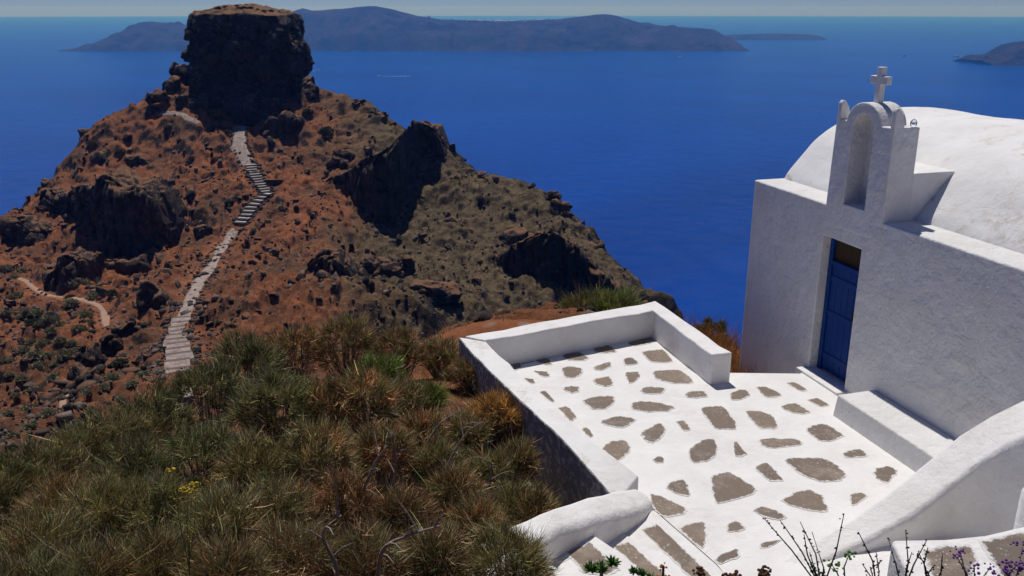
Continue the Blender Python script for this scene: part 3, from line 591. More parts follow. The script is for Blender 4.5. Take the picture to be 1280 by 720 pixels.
b = bmesh.new(); bmesh.ops.create_icosphere(b, subdivisions=1, radius=1.0); bv = np.array([v.co[:] for v in b.verts]); bf = np.array([[v.index for v in f.verts] for f in b.faces]); b.free()
VV = [chip(bv, re_, 5, .4, .8) * (0.16 + 0.42 * re_.random() ** 2) * np.array([1.2, 1, .8]) + [ep[i, 0], ep[i, 1], ez[i] + 0.05] for i in range(620)]
me = npmesh('path_edge_stones', np.concatenate(VV), np.concatenate([bf + len(bv) * i for i in range(620)])); setattr_f(me, 'tone', np.repeat(re_.random(620) * 0.7, len(bv)))
tag(link('path_edge_stones', me, M['stone']), 'loose rubble lining both edges of the hill path', 'stones', kind='stuff')
# ruined masonry on the saddle
rw = at_range(343, 232, 224); r0 = empty('ruined_wall', (rw[0], rw[1], Hs(rw[0], rw[1]))); tag(r0, 'low red-brown ruined wall beside the upper flight of steps', 'wall')
for i in range(5):
    for j in range(3):
        V, Fs = box(-2.2 + i * 0.88 + (j % 2) * 0.2, -1.36 + i * 0.88 + (j % 2) * 0.2, -0.4 + random.uniform(-.06, .06), 0.4, -0.8 + j * 0.8, -0.04 + j * 0.8)
        link('stone_block', pymesh('stone_block', V, Fs), M['hill'], r0)
pp = at_range(440, 322, 184); pz = Hs(pp[0], pp[1]); r0 = empty('stone_pillar', (pp[0], pp[1], pz)); tag(r0, 'dark rubble pillar standing alone on the saddle', 'pillar')
for j in range(6):
    w = 0.62 - 0.03 * j; V, Fs = box(-w + random.uniform(-.08, .08), w + random.uniform(-.08, .08), -w, w, -0.5 + j * 0.55, 0.02 + j * 0.55)
    bevel(link('stone_block', pymesh('stone_block', V, Fs), M['stone'], r0), 0.06, 2)

# ------------------------------------------------------------------ terrace, walls, chapel
def G(u, v, z=GZ): return tuple(on_level(u, v, z)[:2])
TOP = -4.55
slab = [G(600, 432, TOP), G(818, 382, TOP), G(905, 442, TOP), G(912, 466), G(1000, 467), tuple(chap(-0.80, 0.02)), tuple(chap(-0.80, 0.10)), tuple(chap(0.02, 0.10)), tuple(chap(0.02, 0.02)), tuple(chap(3.6, 0.02)), (5.4, 7.0), (4.0, 6.2), (2.2, 6.1), G(896, 705), G(817, 636), G(800, 622), G(760, 604)]
V, Fs = prism(slab, -6.6, GZ)
floor = link('terrace_floor', pymesh('terrace_floor', V, Fs), M['white_floor']); tag(floor, 'whitewashed terrace floor set with brown flagstones', 'terrace', kind='structure')
def z2(pts): return [(600 + x * 0.28125, 400 + y * 0.28125) for x, y in pts]
def z1(pts): return [(800 + x * 0.28125, 440 + y * 0.28125) for x, y in pts]
def z3(pts): return [(640 + x * 0.28125, 560 + y * 0.28125) for x, y in pts]
FLAGS = [z2(p) for p in [
    [(130, 200), (178, 190), (188, 205), (165, 225), (150, 220)], [(236, 182), (300, 168), (318, 186), (318, 200), (285, 200)], [(358, 158), (440, 140), (486, 170), (462, 182), (392, 180)],
    [(498, 128), (575, 112), (614, 142), (570, 148), (522, 148)], [(652, 100), (760, 76), (780, 96), (735, 110), (668, 116)], [(712, 142), (815, 130), (862, 188), (758, 190)],
    [(232, 226), (300, 228), (312, 250), (285, 256)], [(192, 258), (236, 262), (246, 280), (228, 286)], [(362, 216), (400, 206), (452, 216), (456, 240), (420, 258), (378, 256)],
    [(502, 208), (582, 184), (582, 208), (545, 225), (512, 224)], [(636, 174), (670, 166), (708, 188), (690, 200), (640, 202)], [(640, 234), (700, 230), (714, 250), (690, 276), (662, 284)],
    [(768, 226), (895, 220), (960, 282), (850, 282), (776, 260)], [(502, 266), (576, 250), (596, 290), (560, 298), (515, 286)], [(360, 304), (410, 292), (444, 300), (440, 320), (405, 328)],
    [(262, 320), (290, 314), (334, 360), (316, 368)], [(710, 312), (745, 294), (826, 306), (808, 330), (728, 328)], [(456, 358), (500, 342), (592, 338), (598, 366), (560, 396), (496, 398)],
    [(672, 376), (695, 362), (790, 366), (866, 388), (835, 408), (750, 410), (680, 398)], [(346, 392), (386, 382), (434, 432), (402, 452)], [(446, 484), (474, 476), (508, 516), (490, 526)],
    [(526, 456), (600, 426), (704, 440), (632, 486)], [(708, 502), (800, 456), (828, 490), (800, 532), (768, 548), (740, 540)], [(868, 450), (908, 446), (940, 488), (906, 496)],
    [(538, 574), (575, 542), (640, 532), (668, 560), (662, 590), (612, 630)], [(764, 622), (798, 604), (820, 618), (815, 636), (780, 636)], [(910, 330), (940, 316), (998, 318), (1014, 342), (960, 348), (916, 344)],
    [(974, 390), (1078, 382), (1120, 430), (1146, 486), (1040, 484)], [(930, 590), (945, 558), (1000, 532), (1046, 530), (1054, 600), (1010, 628), (950, 634), (932, 615)], [(1122, 548), (1140, 538), (1190, 600), (1136, 612)]]]
FLAGS += [z1(p) for p in [
    [(398, 180), (470, 166), (496, 196), (440, 214), (405, 214)], [(512, 156), (560, 154), (638, 192), (590, 206), (556, 200)], [(646, 138), (690, 134), (748, 172), (715, 176)], [(742, 212), (790, 204), (848, 238), (800, 246)],
    [(622, 246), (655, 230), (695, 228), (758, 268), (735, 276), (680, 274)], [(462, 262), (540, 264), (590, 286), (612, 330), (600, 342), (525, 340)], [(730, 350), (770, 324), (826, 320), (916, 374), (815, 404)],
    [(522, 386), (690, 384), (722, 404), (716, 416), (560, 430)], [(898, 454), (930, 436), (980, 432), (1020, 462), (990, 470), (912, 470)], [(640, 478), (690, 472), (822, 474), (880, 510), (918, 550), (880, 574), (800, 576), (720, 548)],
    [(502, 512), (562, 492), (596, 520), (640, 572), (580, 576)], [(1032, 540), (1050, 518), (1106, 506), (1150, 534), (1096, 586), (1048, 560)], [(930, 636), (970, 624), (1020, 638), (940, 690)],
    [(622, 662), (700, 620), (760, 614), (808, 640), (834, 690), (832, 712), (720, 700)]]]
FLAGS += [z3(p) for p in [
    [(680, 180), (712, 148), (762, 140), (784, 168), (790, 220), (740, 208)], [(616, 206), (660, 214), (780, 270), (760, 292), (672, 310), (620, 262)], [(880, 128), (950, 110), (985, 116), (1096, 188), (1040, 214), (908, 250), (892, 190)],
    [(728, 356), (852, 326), (864, 370), (858, 420), (846, 452)], [(950, 342), (995, 322), (1040, 354), (1020, 370), (960, 376)], [(1068, 278), (1110, 260), (1170, 276), (1228, 312), (1180, 322), (1130, 312)],
    [(900, 500), (930, 472), (1000, 448), (1018, 484), (924, 518)], [(1100, 430), (1120, 418), (1200, 408), (1140, 444), (1104, 448)]]]
FR = random.Random(3)
for pl in FLAGS:
    P = np.array([on_level(u, v, GZ)[:2] for u, v in pl])
    pts = []; n = len(P)                                     # slightly rounded, hand-cut outline
    for i in range(n):
        a, b, c = P[i - 1], P[i], P[(i + 1) % n]
        e1 = b + (a - b) * 0.26; e2 = b + (c - b) * 0.26
        pts += [e1, (e1 + e2) * 0.22 + b * 0.56, e2]
        m1, m2 = b + (c - b) * 0.42, b + (c - b) * 0.62; pts += [m1, m2]
    cen = P.mean(0); pts = [cen + (p - cen) * 1.05 for p in pts]; sz = np.linalg.norm(P - cen, axis=1).mean()
    pts = [p + np.array([FR.uniform(-1, 1), FR.uniform(-1, 1)]) * min(0.012, 0.06 * sz) for p in pts]
    slabstone('flagstone', pts, GZ - 0.05, GZ + 0.005 + FR.uniform(0, 0.002), 0.045, floor)

def wallring(inner, outer, z0, ztops, name, mats, label, cat, step=0.25, bump=0.012, seed=1, bev=0.035, side_mat=None):
    """a plastered wall between two matching polylines, hand-made unevenness, softened edges"""
    I, O, Zt = [], [], []
    for i in range(len(inner) - 1):
        a, b = np.array(inner[i]), np.array(inner[i + 1]); c, d = np.array(outer[i]), np.array(outer[i + 1]); n = max(1, int(np.linalg.norm(b - a) / step))
        for q in range(n):
            t = q / n; I.append(a + (b - a) * t); O.append(c + (d - c) * t); Zt.append(ztops[i] + (ztops[i + 1] - ztops[i]) * t)
    I.append(np.array(inner[-1])); O.append(np.array(outer[-1])); Zt.append(ztops[-1])
    V = []; Fs = []; r = random.Random(seed); n = len(I)
    for i in range(n):
        j = lambda s=1.0: r.uniform(-1, 1) * bump * s
        a, b = I[i], O[i]; z = Zt[i] + j(0.8)
        V += [(a[0] + j(), a[1] + j(), z0), (a[0] + j(), a[1] + j(), z), (b[0] + j(), b[1] + j(), z + j(0.6)), (b[0] + j(), b[1] + j(), z0)]
    for i in range(n - 1):
        k = 4 * i
        for q in range(4): Fs.append((k + q, k + (q + 1) % 4, k + 4 + (q + 1) % 4, k + 4 + q))
    Fs.append((3, 2, 1, 0)); k = 4 * (n - 1); Fs.append((k, k + 1, k + 2, k + 3))
    o = link(name, pymesh(name, V, Fs), mats); bevel(o, bev, 3, 50); tag(o, label, cat)
    if side_mat is not None:
        o.data.materials.append(side_mat)
        for p in o.data.polygons:
            cz = np.mean([O[min(n - 1, vi // 4)] for vi in p.vertices], axis=0)
            if all((vi % 4) in (2, 3) for vi in p.vertices): p.material_index = 1
    return o
# far + right parapet (one L-shaped wall)
inn = [G(607, 426, TOP), G(816, 388, TOP), G(890, 443, TOP)]; out = [G(580, 420.5, TOP), G(820, 376, TOP), G(915, 441, TOP)]
wallring(inn, out, -6.6, [TOP] * 3, 'parapet_wall', M['white'], 'low white L-shaped parapet along the sea side of the terrace', 'wall', seed=2, bev=0.025)
# left parapet, blackened outside
inn = [G(607, 427.5, TOP), G(636, 455, TOP), G(655, 473, TOP), G(696, 512, TOP), G(740, 549, TOP), G(775, 580, TOP - .1), G(800, 600, TOP - .25)]
out = [G(572, 421, TOP), G(600, 453, TOP), G(622, 473, TOP), G(663, 513, TOP), G(704, 552, TOP), G(742, 590, TOP - .02), G(770, 615, TOP - .08)]
wallring(inn, out, -6.6, [TOP + .003] * 5 + [TOP - .06, TOP - .2], 'parapet_wall', M['white_roof'], 'low white parapet with blackened outer face beside the shrubs', 'wall', seed=5, bump=0.014, bev=0.025, side_mat=M['stain'])
# stair-side wall, rising towards the viewer
zs = [-4.78, -4.72, -4.60, -4.47, -4.36, -4.22, -4.05]
far_e = [(813, 618), (795, 606), (768, 611), (735, 618), (690, 632), (640, 652), (590, 680)]
near_e = [(816, 626), (806, 634), (775, 643), (740, 652), (700, 664), (655, 690), (610, 722)]
wallring([G(u, v, z) for (u, v), z in zip(near_e, zs)], [G(u, v, z) for (u, v), z in zip(far_e, zs)], -6.8, zs, 'stair_wall', M['white'], 'thick rounded white wall beside the stairs up from the terrace', 'wall', seed=8, bump=0.01, bev=0.08, step=0.18)
# stairs rising from the terrace towards the viewer
st = empty('terrace_stairs', (*G(840, 690, -4.85), GZ)); tag(st, 'white stairs with brown stone treads rising from the terrace', 'stairs')
def stair(poly_px, z, panels, rnd):
    base = np.array([*G(840, 690, -4.85), GZ]); P = [np.array(G(u, v, z)) - base[:2] for u, v in poly_px]
    V, Fs = prism([tuple(p) for p in P], -1.6, z - GZ); s = link('step', pymesh('step', V, Fs), M['white_floor'], st); bevel(s, 0.02, 2)
    for pn in panels:
        Q = []
        pn = [np.array(G(u, v, z)) - base[:2] for u, v in pn]
        for i in range(len(pn)):
            a, b = pn[i], pn[(i + 1) % len(pn)]
            for q in range(7): Q.append(a + (b - a) * q / 7 + np.array([rnd.uniform(-1, 1), rnd.uniform(-1, 1)]) * 0.011)
        slabstone('tread_stone', Q, z - GZ - 0.04, z - GZ + 0.005, 0.06, s)
rr = random.Random(4)
stair([(817, 636), (896, 705), (960, 775), (880, 800), (790, 745), (752, 684)], -4.85, [[(802, 661), (820, 655), (848, 680), (876, 707), (905, 735), (885, 745), (842, 703)]], rr)
stair([(783, 668), (812, 694), (845, 722), (890, 770), (810, 800), (700, 730), (735, 664)], -4.79, [[(766, 681), (785, 678), (800, 690), (830, 716), (850, 740), (828, 748), (795, 712)]], rr) if False else None
stair([(779, 664), (830, 705), (880, 752), (810, 800), (745, 745), (700, 700)], -4.835, [[(766, 681), (785, 677), (803, 692), (830, 716), (850, 740), (828, 748), (795, 712)]], rr)
stair([(735, 663), (775, 690), (815, 722), (860, 765), (760, 830), (640, 770), (650, 722)], -4.62, [[(706, 690), (735, 676), (752, 690), (775, 712), (760, 722), (728, 716)]], rr)
stair([(690, 705), (725, 728), (765, 760), (700, 830), (600, 790), (612, 745)], -4.44, [[(672, 722), (690, 714), (720, 735), (690, 750)]], rr)
# big sloping wall on the right: top surface far edge / near edge with heights
far_e = [(925, 728), (965, 703), (1010, 676), (1060, 649), (1105, 618), (1150, 582), (1200, 541), (1240, 517), (1290, 494), (1345, 470)]
near_e = [(985, 745), (1020, 708), (1062, 686), (1100, 667), (1150, 640), (1190, 607), (1228, 575), (1258, 556), (1296, 541), (1350, 520)]
zs = [-5.02, -5.0, -4.93, -4.84, -4.66, -4.42, -4.12, -3.90, -3.65, -3.35]
sw = wallring([G(u, v, z) for (u, v), z in zip(near_e, zs)], [G(u, v, z) for (u, v), z in zip(far_e, zs)], -6.8, zs, 'ramp_wall', M['white'], 'broad curved white wall sweeping down onto the terrace', 'wall', seed=9, bump=0.008, bev=0.06, step=0.15)
# landing block in front of it
ZB = -3.55
blk = empty('landing_block', (*G(1180, 690, ZB), ZB)); tag(blk, 'white edged stone landing below the broad curved wall', 'landing')
bb = np.array(G(1180, 690, ZB))
P = [np.array(G(u, v, ZB)) - bb for u, v in [(1114, 674), (1180, 673), (1230, 668), (1290, 654), (1380, 640), (1380, 800), (1170, 800), (1138, 722)]]
V, Fs = prism([tuple(p) for p in P], -3.0, 0.0); s = link('slab', pymesh('slab', V, Fs), M['white'], blk); bevel(s, 0.03, 3)
for pn in [[(1152, 690), (1182, 681), (1214, 682), (1222, 700), (1212, 722), (1200, 770), (1172, 760)], [(1224, 677), (1262, 668), (1340, 656), (1345, 725), (1262, 735), (1240, 705)]]:
    Q = []; pn = [np.array(G(u, v, ZB)) - bb for u, v in pn]
    for i in range(len(pn)):
        a, b = pn[i], pn[(i + 1) % len(pn)]
        for q in range(6): Q.append(a + (b - a) * q / 6 + np.array([rr.uniform(-1, 1), rr.uniform(-1, 1)]) * 0.010)
    slabstone('tread_stone', Q, -0.04, 0.005, 0.06, blk)
# passage floor between them, sunk and coloured dark to deepen the shade; round pier
V, Fs = prism([(1.6, 4.2), (2.1, 5.9), (3.4, 6.9), (4.4, 6.9), (6.5, 6.4), (6.5, 3.0), (3.0, 3.5)], -6.9, -6.1)
tag(link('passage_floor', pymesh('passage_floor', V, Fs), M['flag']), 'sunken stone-coloured passage floor, darkened for shade, under the broad curved wall', 'floor', kind='structure')
pc = on_level(1300, 650, -4.1); V = []; Fs = []
tube_into(V, Fs, [(pc[0] + .25, pc[1] + .1, -6.0), (pc[0] + .25, pc[1] + .1, -4.0), (pc[0] + .25, pc[1] + .1, -3.85)], [0.34, 0.33, 0.26], 20)
pr = link('round_pier', pymesh('round_pier', V, Fs, True), M['white']); tag(pr, 'stub of rounded white masonry at the end of the passage', 'pier')

# chapel ------------------------------------------------------------
RZ = math.atan2(AX[1], AX[0])
ch = empty('chapel', (P0[0], P0[1], GZ), RZ); tag(ch, 'whitewashed chapel with barrel roof, bellcote and blue door', 'chapel')
TL, TR, DEEP, HT = -2.64, 6.4, 5.1, 2.45
def plaster(name, V, Fs, mat, parent, bw=0.03, seg=3):
    o = link(name, pymesh(name, V, Fs), mat, parent); bevel(o, bw, seg, 35); return o
xs = [TL, -0.80, 0.02, TR]; ys = [0, 0.20, DEEP]; zs_ = [-1.6, 0.02, 2.01, HT]
V, Fs = cells(xs, ys, zs_, lambda i, j, kk: not (i == 1 and j == 0 and kk == 1)); plaster('wall', V, Fs, M['white_rough'], ch, 0.025)
prof = catmull([(0.46, 2.30), (0.52, 2.52), (0.76, 2.80), (1.03, 3.08), (1.40, 3.30), (1.95, 3.45), (2.60, 3.50), (3.25, 3.45), (3.80, 3.30), (4.17, 3.08), (4.44, 2.80), (4.66, 2.50), (4.74, 2.30)], 5)
nt = 70; ts = np.linspace(TL + 0.03, TR - 0.03, nt); V = []; Fs = []; npf = len(prof)
PT = np.array(prof); TTm, IDm = np.meshgrid(ts, np.arange(npf), indexing='ij')
nz = 0.022 * fbm2(TTm * 1.2, IDm * 0.16, 4, 7)
for i in range(nt):
    for j in range(npf): V.append((ts[i], PT[j, 0] + nz[i, j] * 0.4, PT[j, 1] + nz[i, j]))
for i in range(nt - 1):
    for j in range(npf - 1): Fs.append((i * npf + j, i * npf + j + 1, (i + 1) * npf + j + 1, (i + 1) * npf + j))
Fs.append(tuple(range(npf))); Fs.append(tuple((nt - 1) * npf + j for j in range(npf))[::-1])
o = link('vault_roof', pymesh('vault_roof', V, Fs), M['white_roof'], ch); bevel(o, 0.05, 3, 60)
# bellcote: slab with an arched niche, hump over the arch, horns at the shoulders, buttress behind
bc_l, bc_r, nl, nr2 = -0.80, 0.37, -0.43, 0.0
mid = (nl + nr2) / 2; nw = (nr2 - nl) / 2; zsp = 3.50; sh = 3.62; nb0 = 2.53
outline = [(bc_l, 2.2), (bc_r, 2.2), (bc_r - 0.01, sh), (mid + 0.34, sh - 0.01)]
for q in range(1, 12): a = math.pi * q / 12; outline.append((mid + 0.335 * math.cos(a), sh - 0.02 + 0.27 * math.sin(a)))
outline += [(mid - 0.34, sh - 0.01), (bc_l + 0.04, sh)]
arch = [(nl, nb0), (nr2, nb0), (nr2 - .01, zsp)] + [(mid + (nw - .01) * math.cos(math.pi * q / 10), zsp + 0.23 * math.sin(math.pi * q / 10)) for q in range(1, 10)] + [(nl + .01, zsp)]
def plate_with_niche(out, hole, s0, s1, sn):
    bm = bmesh.new(); vo = [bm.verts.new((x, s0, z)) for x, z in out]; vh = [bm.verts.new((x, s0, z)) for x, z in hole]
    eo = [bm.edges.new((vo[i], vo[(i + 1) % len(vo)])) for i in range(len(vo))]; eh = [bm.edges.new((vh[i], vh[(i + 1) % len(vh)])) for i in range(len(vh))]
    bmesh.ops.triangle_fill(bm, use_beauty=True, use_dissolve=False, edges=eo + eh)
    # niche walls and back
    vb = [bm.verts.new((x, sn, z)) for x, z in hole]
    for i in range(len(vh)): bm.faces.new((vh[i], vh[(i + 1) % len(vh)], vb[(i + 1) % len(vh)], vb[i]))
    bm.faces.new(vb)
    vk = [bm.verts.new((x, s1, z)) for x, z in out]
    for i in range(len(vo)): bm.faces.new((vo[i], vo[(i + 1) % len(vo)], vk[(i + 1) % len(vo)], vk[i]))
    bm.faces.new(vk); bmesh.ops.recalc_face_normals(bm, faces=bm.faces)
    me = bpy.data.meshes.new('bellcote'); bm.to_mesh(me); bm.free(); return me
bcm = link('bellcote', plate_with_niche(outline, arch, -0.012, 0.37, 0.27), M['white_rough'], ch); bevel(bcm, 0.016, 2, 40)
V, Fs = box(bc_l + 0.01, bc_r - 0.006, 0.36, 1.0, 2.2, 3.05); o = link('buttress', pymesh('buttress', V, Fs), M['white'], bcm); bevel(o, 0.02, 2)
for t0, t1 in ((bc_l + 0.04, bc_l + 0.115), (bc_r - 0.085, bc_r - 0.012)):
    V = []; Fs = []; pf = [(-0.008, sh - 0.03), (-0.008, sh + 0.20), (0.025, sh + 0.235), (0.065, sh + 0.215), (0.11, sh + 0.15), (0.14, sh + 0.06), (0.15, sh - 0.03)]
    n = len(pf); V = [(t0, s_, z) for s_, z in pf] + [(t1, s_, z) for s_, z in pf]
    Fs = [tuple(range(n)), tuple(range(2 * n - 1, n - 1, -1))] + [(i, (i + 1) % n, n + (i + 1) % n, n + i) for i in range(n)]
    o = link('horn', pymesh('horn', V, Fs), M['white_rough'], bcm); bevel(o, 0.015, 2)
# cross on the hump
cxm, cs, cz = mid + 0.02, 0.16, sh + 0.22
def cross_cells(i, j, kk): return i == 1 or kk == 1
V, Fs = cells([cxm - 0.155, cxm - 0.045, cxm + 0.045, cxm + 0.155], [cs - 0.04, cs + 0.04], [cz, cz + 0.25, cz + 0.35, cz + 0.46], lambda i, j, kk: (i == 1) or (kk == 1))
o = link('cross', pymesh('cross', V, Fs), M['white'], bcm); bevel(o, 0.008, 2)
# little bulb on a wire hoop behind the horn
V = []; Fs = []; tube_into(V, Fs, [(bc_r - 0.03, 0.28 + 0.045 * math.cos(a), sh + 0.045 + 0.045 * math.sin(a)) for a in np.linspace(-0.8, math.pi + 0.8, 14)], [0.006] * 14, 5)
hp = link('wire_hoop', pymesh('wire_hoop', V, Fs), M['metal'], bcm)
bmq = bmesh.new(); bmesh.ops.create_uvsphere(bmq, u_segments=12, v_segments=8, radius=0.035); me = bpy.data.meshes.new('bulb'); bmq.to_mesh(me); bmq.free()
o = link('bulb', me, M['glass'], hp); o.location = (bc_r - 0.03, 0.28, sh + 0.06)
# door: blue frame, planks, dark transom
dr = link('door', pymesh('door', *box(-0.795, 0.015, 0.185, 0.198, 0.03, 2.0)), M['door_back'], ch)
for x0, x1, z0, z1_ in ((-0.79, -0.72, 0.03, 2.0), (-0.06, 0.01, 0.03, 1.66), (-0.718, -0.062, 1.60, 1.66)):
    o = link('frame', pymesh('frame', *box(x0, x1, 0.135, 0.184, z0, z1_)), M['blue'], dr); bevel(o, 0.006, 2)
for i in range(5):
    x0 = -0.716 + i * 0.131; o = link('plank', pymesh('plank', *box(x0 + 0.004, x0 + 0.127, 0.160, 0.1845, 0.05, 1.597)), M['blue'], dr); bevel(o, 0.006, 2)
for z0 in (0.22, 0.85, 1.36):
    o = link('rail', pymesh('rail', *box(-0.712, -0.066, 0.148, 0.1595, z0, z0 + 0.09)), M['blue'], dr); bevel(o, 0.005, 2)
o = link('handle', pymesh('handle', *box(-0.15, -0.125, 0.110, 0.147, 0.95, 1.07)), M['metal'], dr); bevel(o, 0.006, 2)
V, Fs = box(-0.86, 0.10, -0.16, 0.12, -0.2, 0.035); o = link('threshold', pymesh('threshold', V, Fs), M['white'], ch); bevel(o, 0.012, 2)
# masonry bench along the facade
be = empty('bench', (*chap(1.6, -0.25), GZ), RZ)
V = [(-1.02, -0.36, -0.3), (2.2, -0.36, -0.3), (2.2, 0.262, -0.3), (-1.02, 0.262, -0.3), (-0.99, -0.30, 0.29), (2.2, -0.30, 0.29), (2.2, 0.262, 0.29), (-0.99, 0.262, 0.29)]
o = link('seat', pymesh('seat', V, [(0, 3, 2, 1), (4, 5, 6, 7), (0, 1, 5, 4), (1, 2, 6, 5), (2, 3, 7, 6), (3, 0, 4, 7)]), M['white_rough'], be); bevel(o, 0.02, 3)
tag(be, 'low whitewashed masonry bench against the chapel facade', 'bench')

# ------------------------------------------------------------------ far islands
def island(name, prof, Yd, depth, label, seed, rough=60):
    """prof: (u, v of skyline, v of shore)"""
    us = np.array([p[0] for p in prof]); vt = np.array([p[1] for p in prof])
    u = np.linspace(us[0], us[-1], 420); v = np.interp(u, us, vt)
    tops = np.array([at_range(a, b, Yd) for a, b in zip(u, v)])
    N2 = 70; q = np.linspace(-1, 1, N2); V = np.zeros((N2, len(u), 3))
    for i, s in enumerate(q):
        x = tops[:, 0]; y = tops[:, 1] + s * depth + 0 * x
        hgt = np.maximum(tops[:, 2] - SEA, 0)
        shape = (1 - abs(s) ** 1.6) if s > 0 else 0.55 * (1 - abs(s) ** 3.2) + 0.45 * (1 - abs(s)) ** 0.9
        gul = ridge2(x / 330 + 0.3, x * 0 + s * 0.9, 4, seed + 3) * 0.6 + ridge2(x / 120, x * 0 + s * 1.4, 3, seed + 13) * 0.4; y = y + abs(s) * (1 - 0.75 * abs(s)) * depth * 0.55 * gul
        z = SEA - 6 + (hgt + 6) * shape
        m = np.clip(abs(s) * 3, 0.12, 1) * np.clip(hgt / 60, 0, 1) * (1 - abs(s) ** 6)
        z = z + m * (rough * ridge2(x / 300, y / 420, 6, seed) - rough * 0.2 + rough * 0.25 * fbm2(x / 90, y / 90, 3, seed + 7))
        V[i] = np.column_stack([x, y, np.maximum(z, SEA - 8)])
    n = len(u); idx = np.arange(N2 * n).reshape(N2, n)
    Fq = np.stack([idx[:-1, :-1], idx[:-1, 1:], idx[1:, 1:], idx[1:, :-1]], -1).reshape(-1, 4)
    me = npmesh(name, V, Fq, True); tag(link(name, me, M['isle']), label, 'island', kind='structure'); return tops
isl = island('island', [(86, 65), (96, 63), (110, 60), (128, 54), (150, 44), (166, 34), (178, 28), (190, 27.5), (222, 31), (262, 29), (330, 24), (366, 14), (378, 10), (390, 13), (430, 11), (452, 8), (470, 7.5), (490, 11), (520, 19), (560, 25), (610, 27), (650, 27), (700, 24), (726, 21), (745, 18), (756, 17.5), (770, 20), (800, 29), (830, 33), (870, 35), (893, 37), (902, 44), (914, 53), (920, 62), (923, 66)], 7000, 620, 'long hazy volcanic island across the bay', 5)
island('headland', [(880, 48.5), (912, 43.5), (930, 42.8), (960, 42), (990, 42.3), (1010, 43), (1022, 44.5), (1026, 48.5)], 9000, 300, 'low flat cape running out from the island', 15, 9)
island('islet', [(1216, 75), (1222, 70), (1238, 67), (1246, 60), (1256, 55), (1270, 52), (1290, 50), (1320, 47), (1360, 50), (1400, 60), (1440, 74)], 5000, 260, 'dark rocky islet off the far shore', 25, 36)
# white villages strung along the island ridge: too far to tell house from house
V = []; Fs = []; hr = random.Random(5)
def cube_at(x, y, z, w, h):
    b, f = box(x - w, x + w, y - w, y + w, z - h, z + h); o = len(V); V.extend(b); Fs.extend([tuple(i + o for i in q) for q in f])
for i in range(150):
    u = hr.gauss(618, 26) if i < 90 else hr.uniform(560, 690)
    j = int(np.clip(np.searchsorted(np.linspace(86, 923, 420), u), 0, 419)); p = isl[j]
    cube_at(p[0] + hr.uniform(-8, 8), p[1] - hr.uniform(0, 60), p[2] + hr.uniform(-4, 5), hr.uniform(6, 12), hr.uniform(4, 8))
tag(link('village', pymesh('village', V, Fs), M['village']), 'specks of white village houses along the island ridge', 'village', kind='stuff')
# boats with wakes
def boat(u, v, length, heading, wake, label, dark=False):
    p = on_level(u, v, SEA); r = empty('boat', (p[0], p[1], SEA), heading); tag(r, label, 'boat', 'boats on the bay')
    L = length; W = L * 0.16; m = M['boat_dark'] if dark else M['boat']
    st_ = [(-0.5, 0.9, 0.0), (-0.2, 1.0, 0.0), (0.15, 0.95, 0.02), (0.38, 0.6, 0.05), (0.5, 0.05, 0.10)]
    V = []; Fs = []
    for x, w, zz in st_: V += [(x * L, -W * w, L * (0.12 + zz)), (x * L, -W * w * 0.6, -1.0), (x * L, W * w * 0.6, -1.0), (x * L, W * w, L * (0.12 + zz))]
    for i in range(4):
        for q in range(4): Fs.append((4 * i + q, 4 * i + (q + 1) % 4, 4 * i + 4 + (q + 1) % 4, 4 * i + 4 + q))
    Fs += [(0, 1, 2, 3), (19, 18, 17, 16)]; link('hull', pymesh('hull', V, Fs), m, r)
    cb = link('cabin', pymesh('cabin', *box(-0.3 * L, 0.12 * L, -W * 0.7, W * 0.7, L * 0.118, L * 0.24)), M['boat'], r)
    link('bridge', pymesh('bridge', *box(-0.1 * L, 0.06 * L, -W * 0.5, W * 0.5, L * 0.241, L * 0.31)), M['boat'], cb)
    if wake > 0:
        V = []; Fs = []; n = 24
        for i in range(n + 1):
            t = i / n; w = W * (0.9 + 2.2 * t) * (1 - 0.55 * t); V += [(-0.48 * L - t * wake, -w, 0.5), (-0.48 * L - t * wake, w, 0.5)]
        for i in range(n): Fs.append((2 * i, 2 * i + 1, 2 * i + 3, 2 * i + 2))
        link('wake', pymesh('wake', V, Fs), M['foam'], r)
boat(474, 95.5, 18, math.pi + 0.05, 130, 'small white motor boat trailing a wake in the open bay')
boat(396, 88.5, 20, 0.2, 40, 'small white boat beside the dark flat-topped rock')
boat(1105, 34, 60, 2.25, 900, 'distant white ship with a long faint wake')
boat(1196, 71, 34, math.pi, 60, 'white boat lying off the dark islet')
boat(1130, 70, 24, 0.1, 0, 'dark hulled boat out on the deep blue water', True)
boat(664, 63, 26, 0.1, 0, 'white boat close under the island shore')
boat(850, 71.5, 22, 0.1, 0, 'lone white boat near the end of the island')
boat(995, 48.6, 60, 0, 0, 'pale ship lying along the low flat cape')

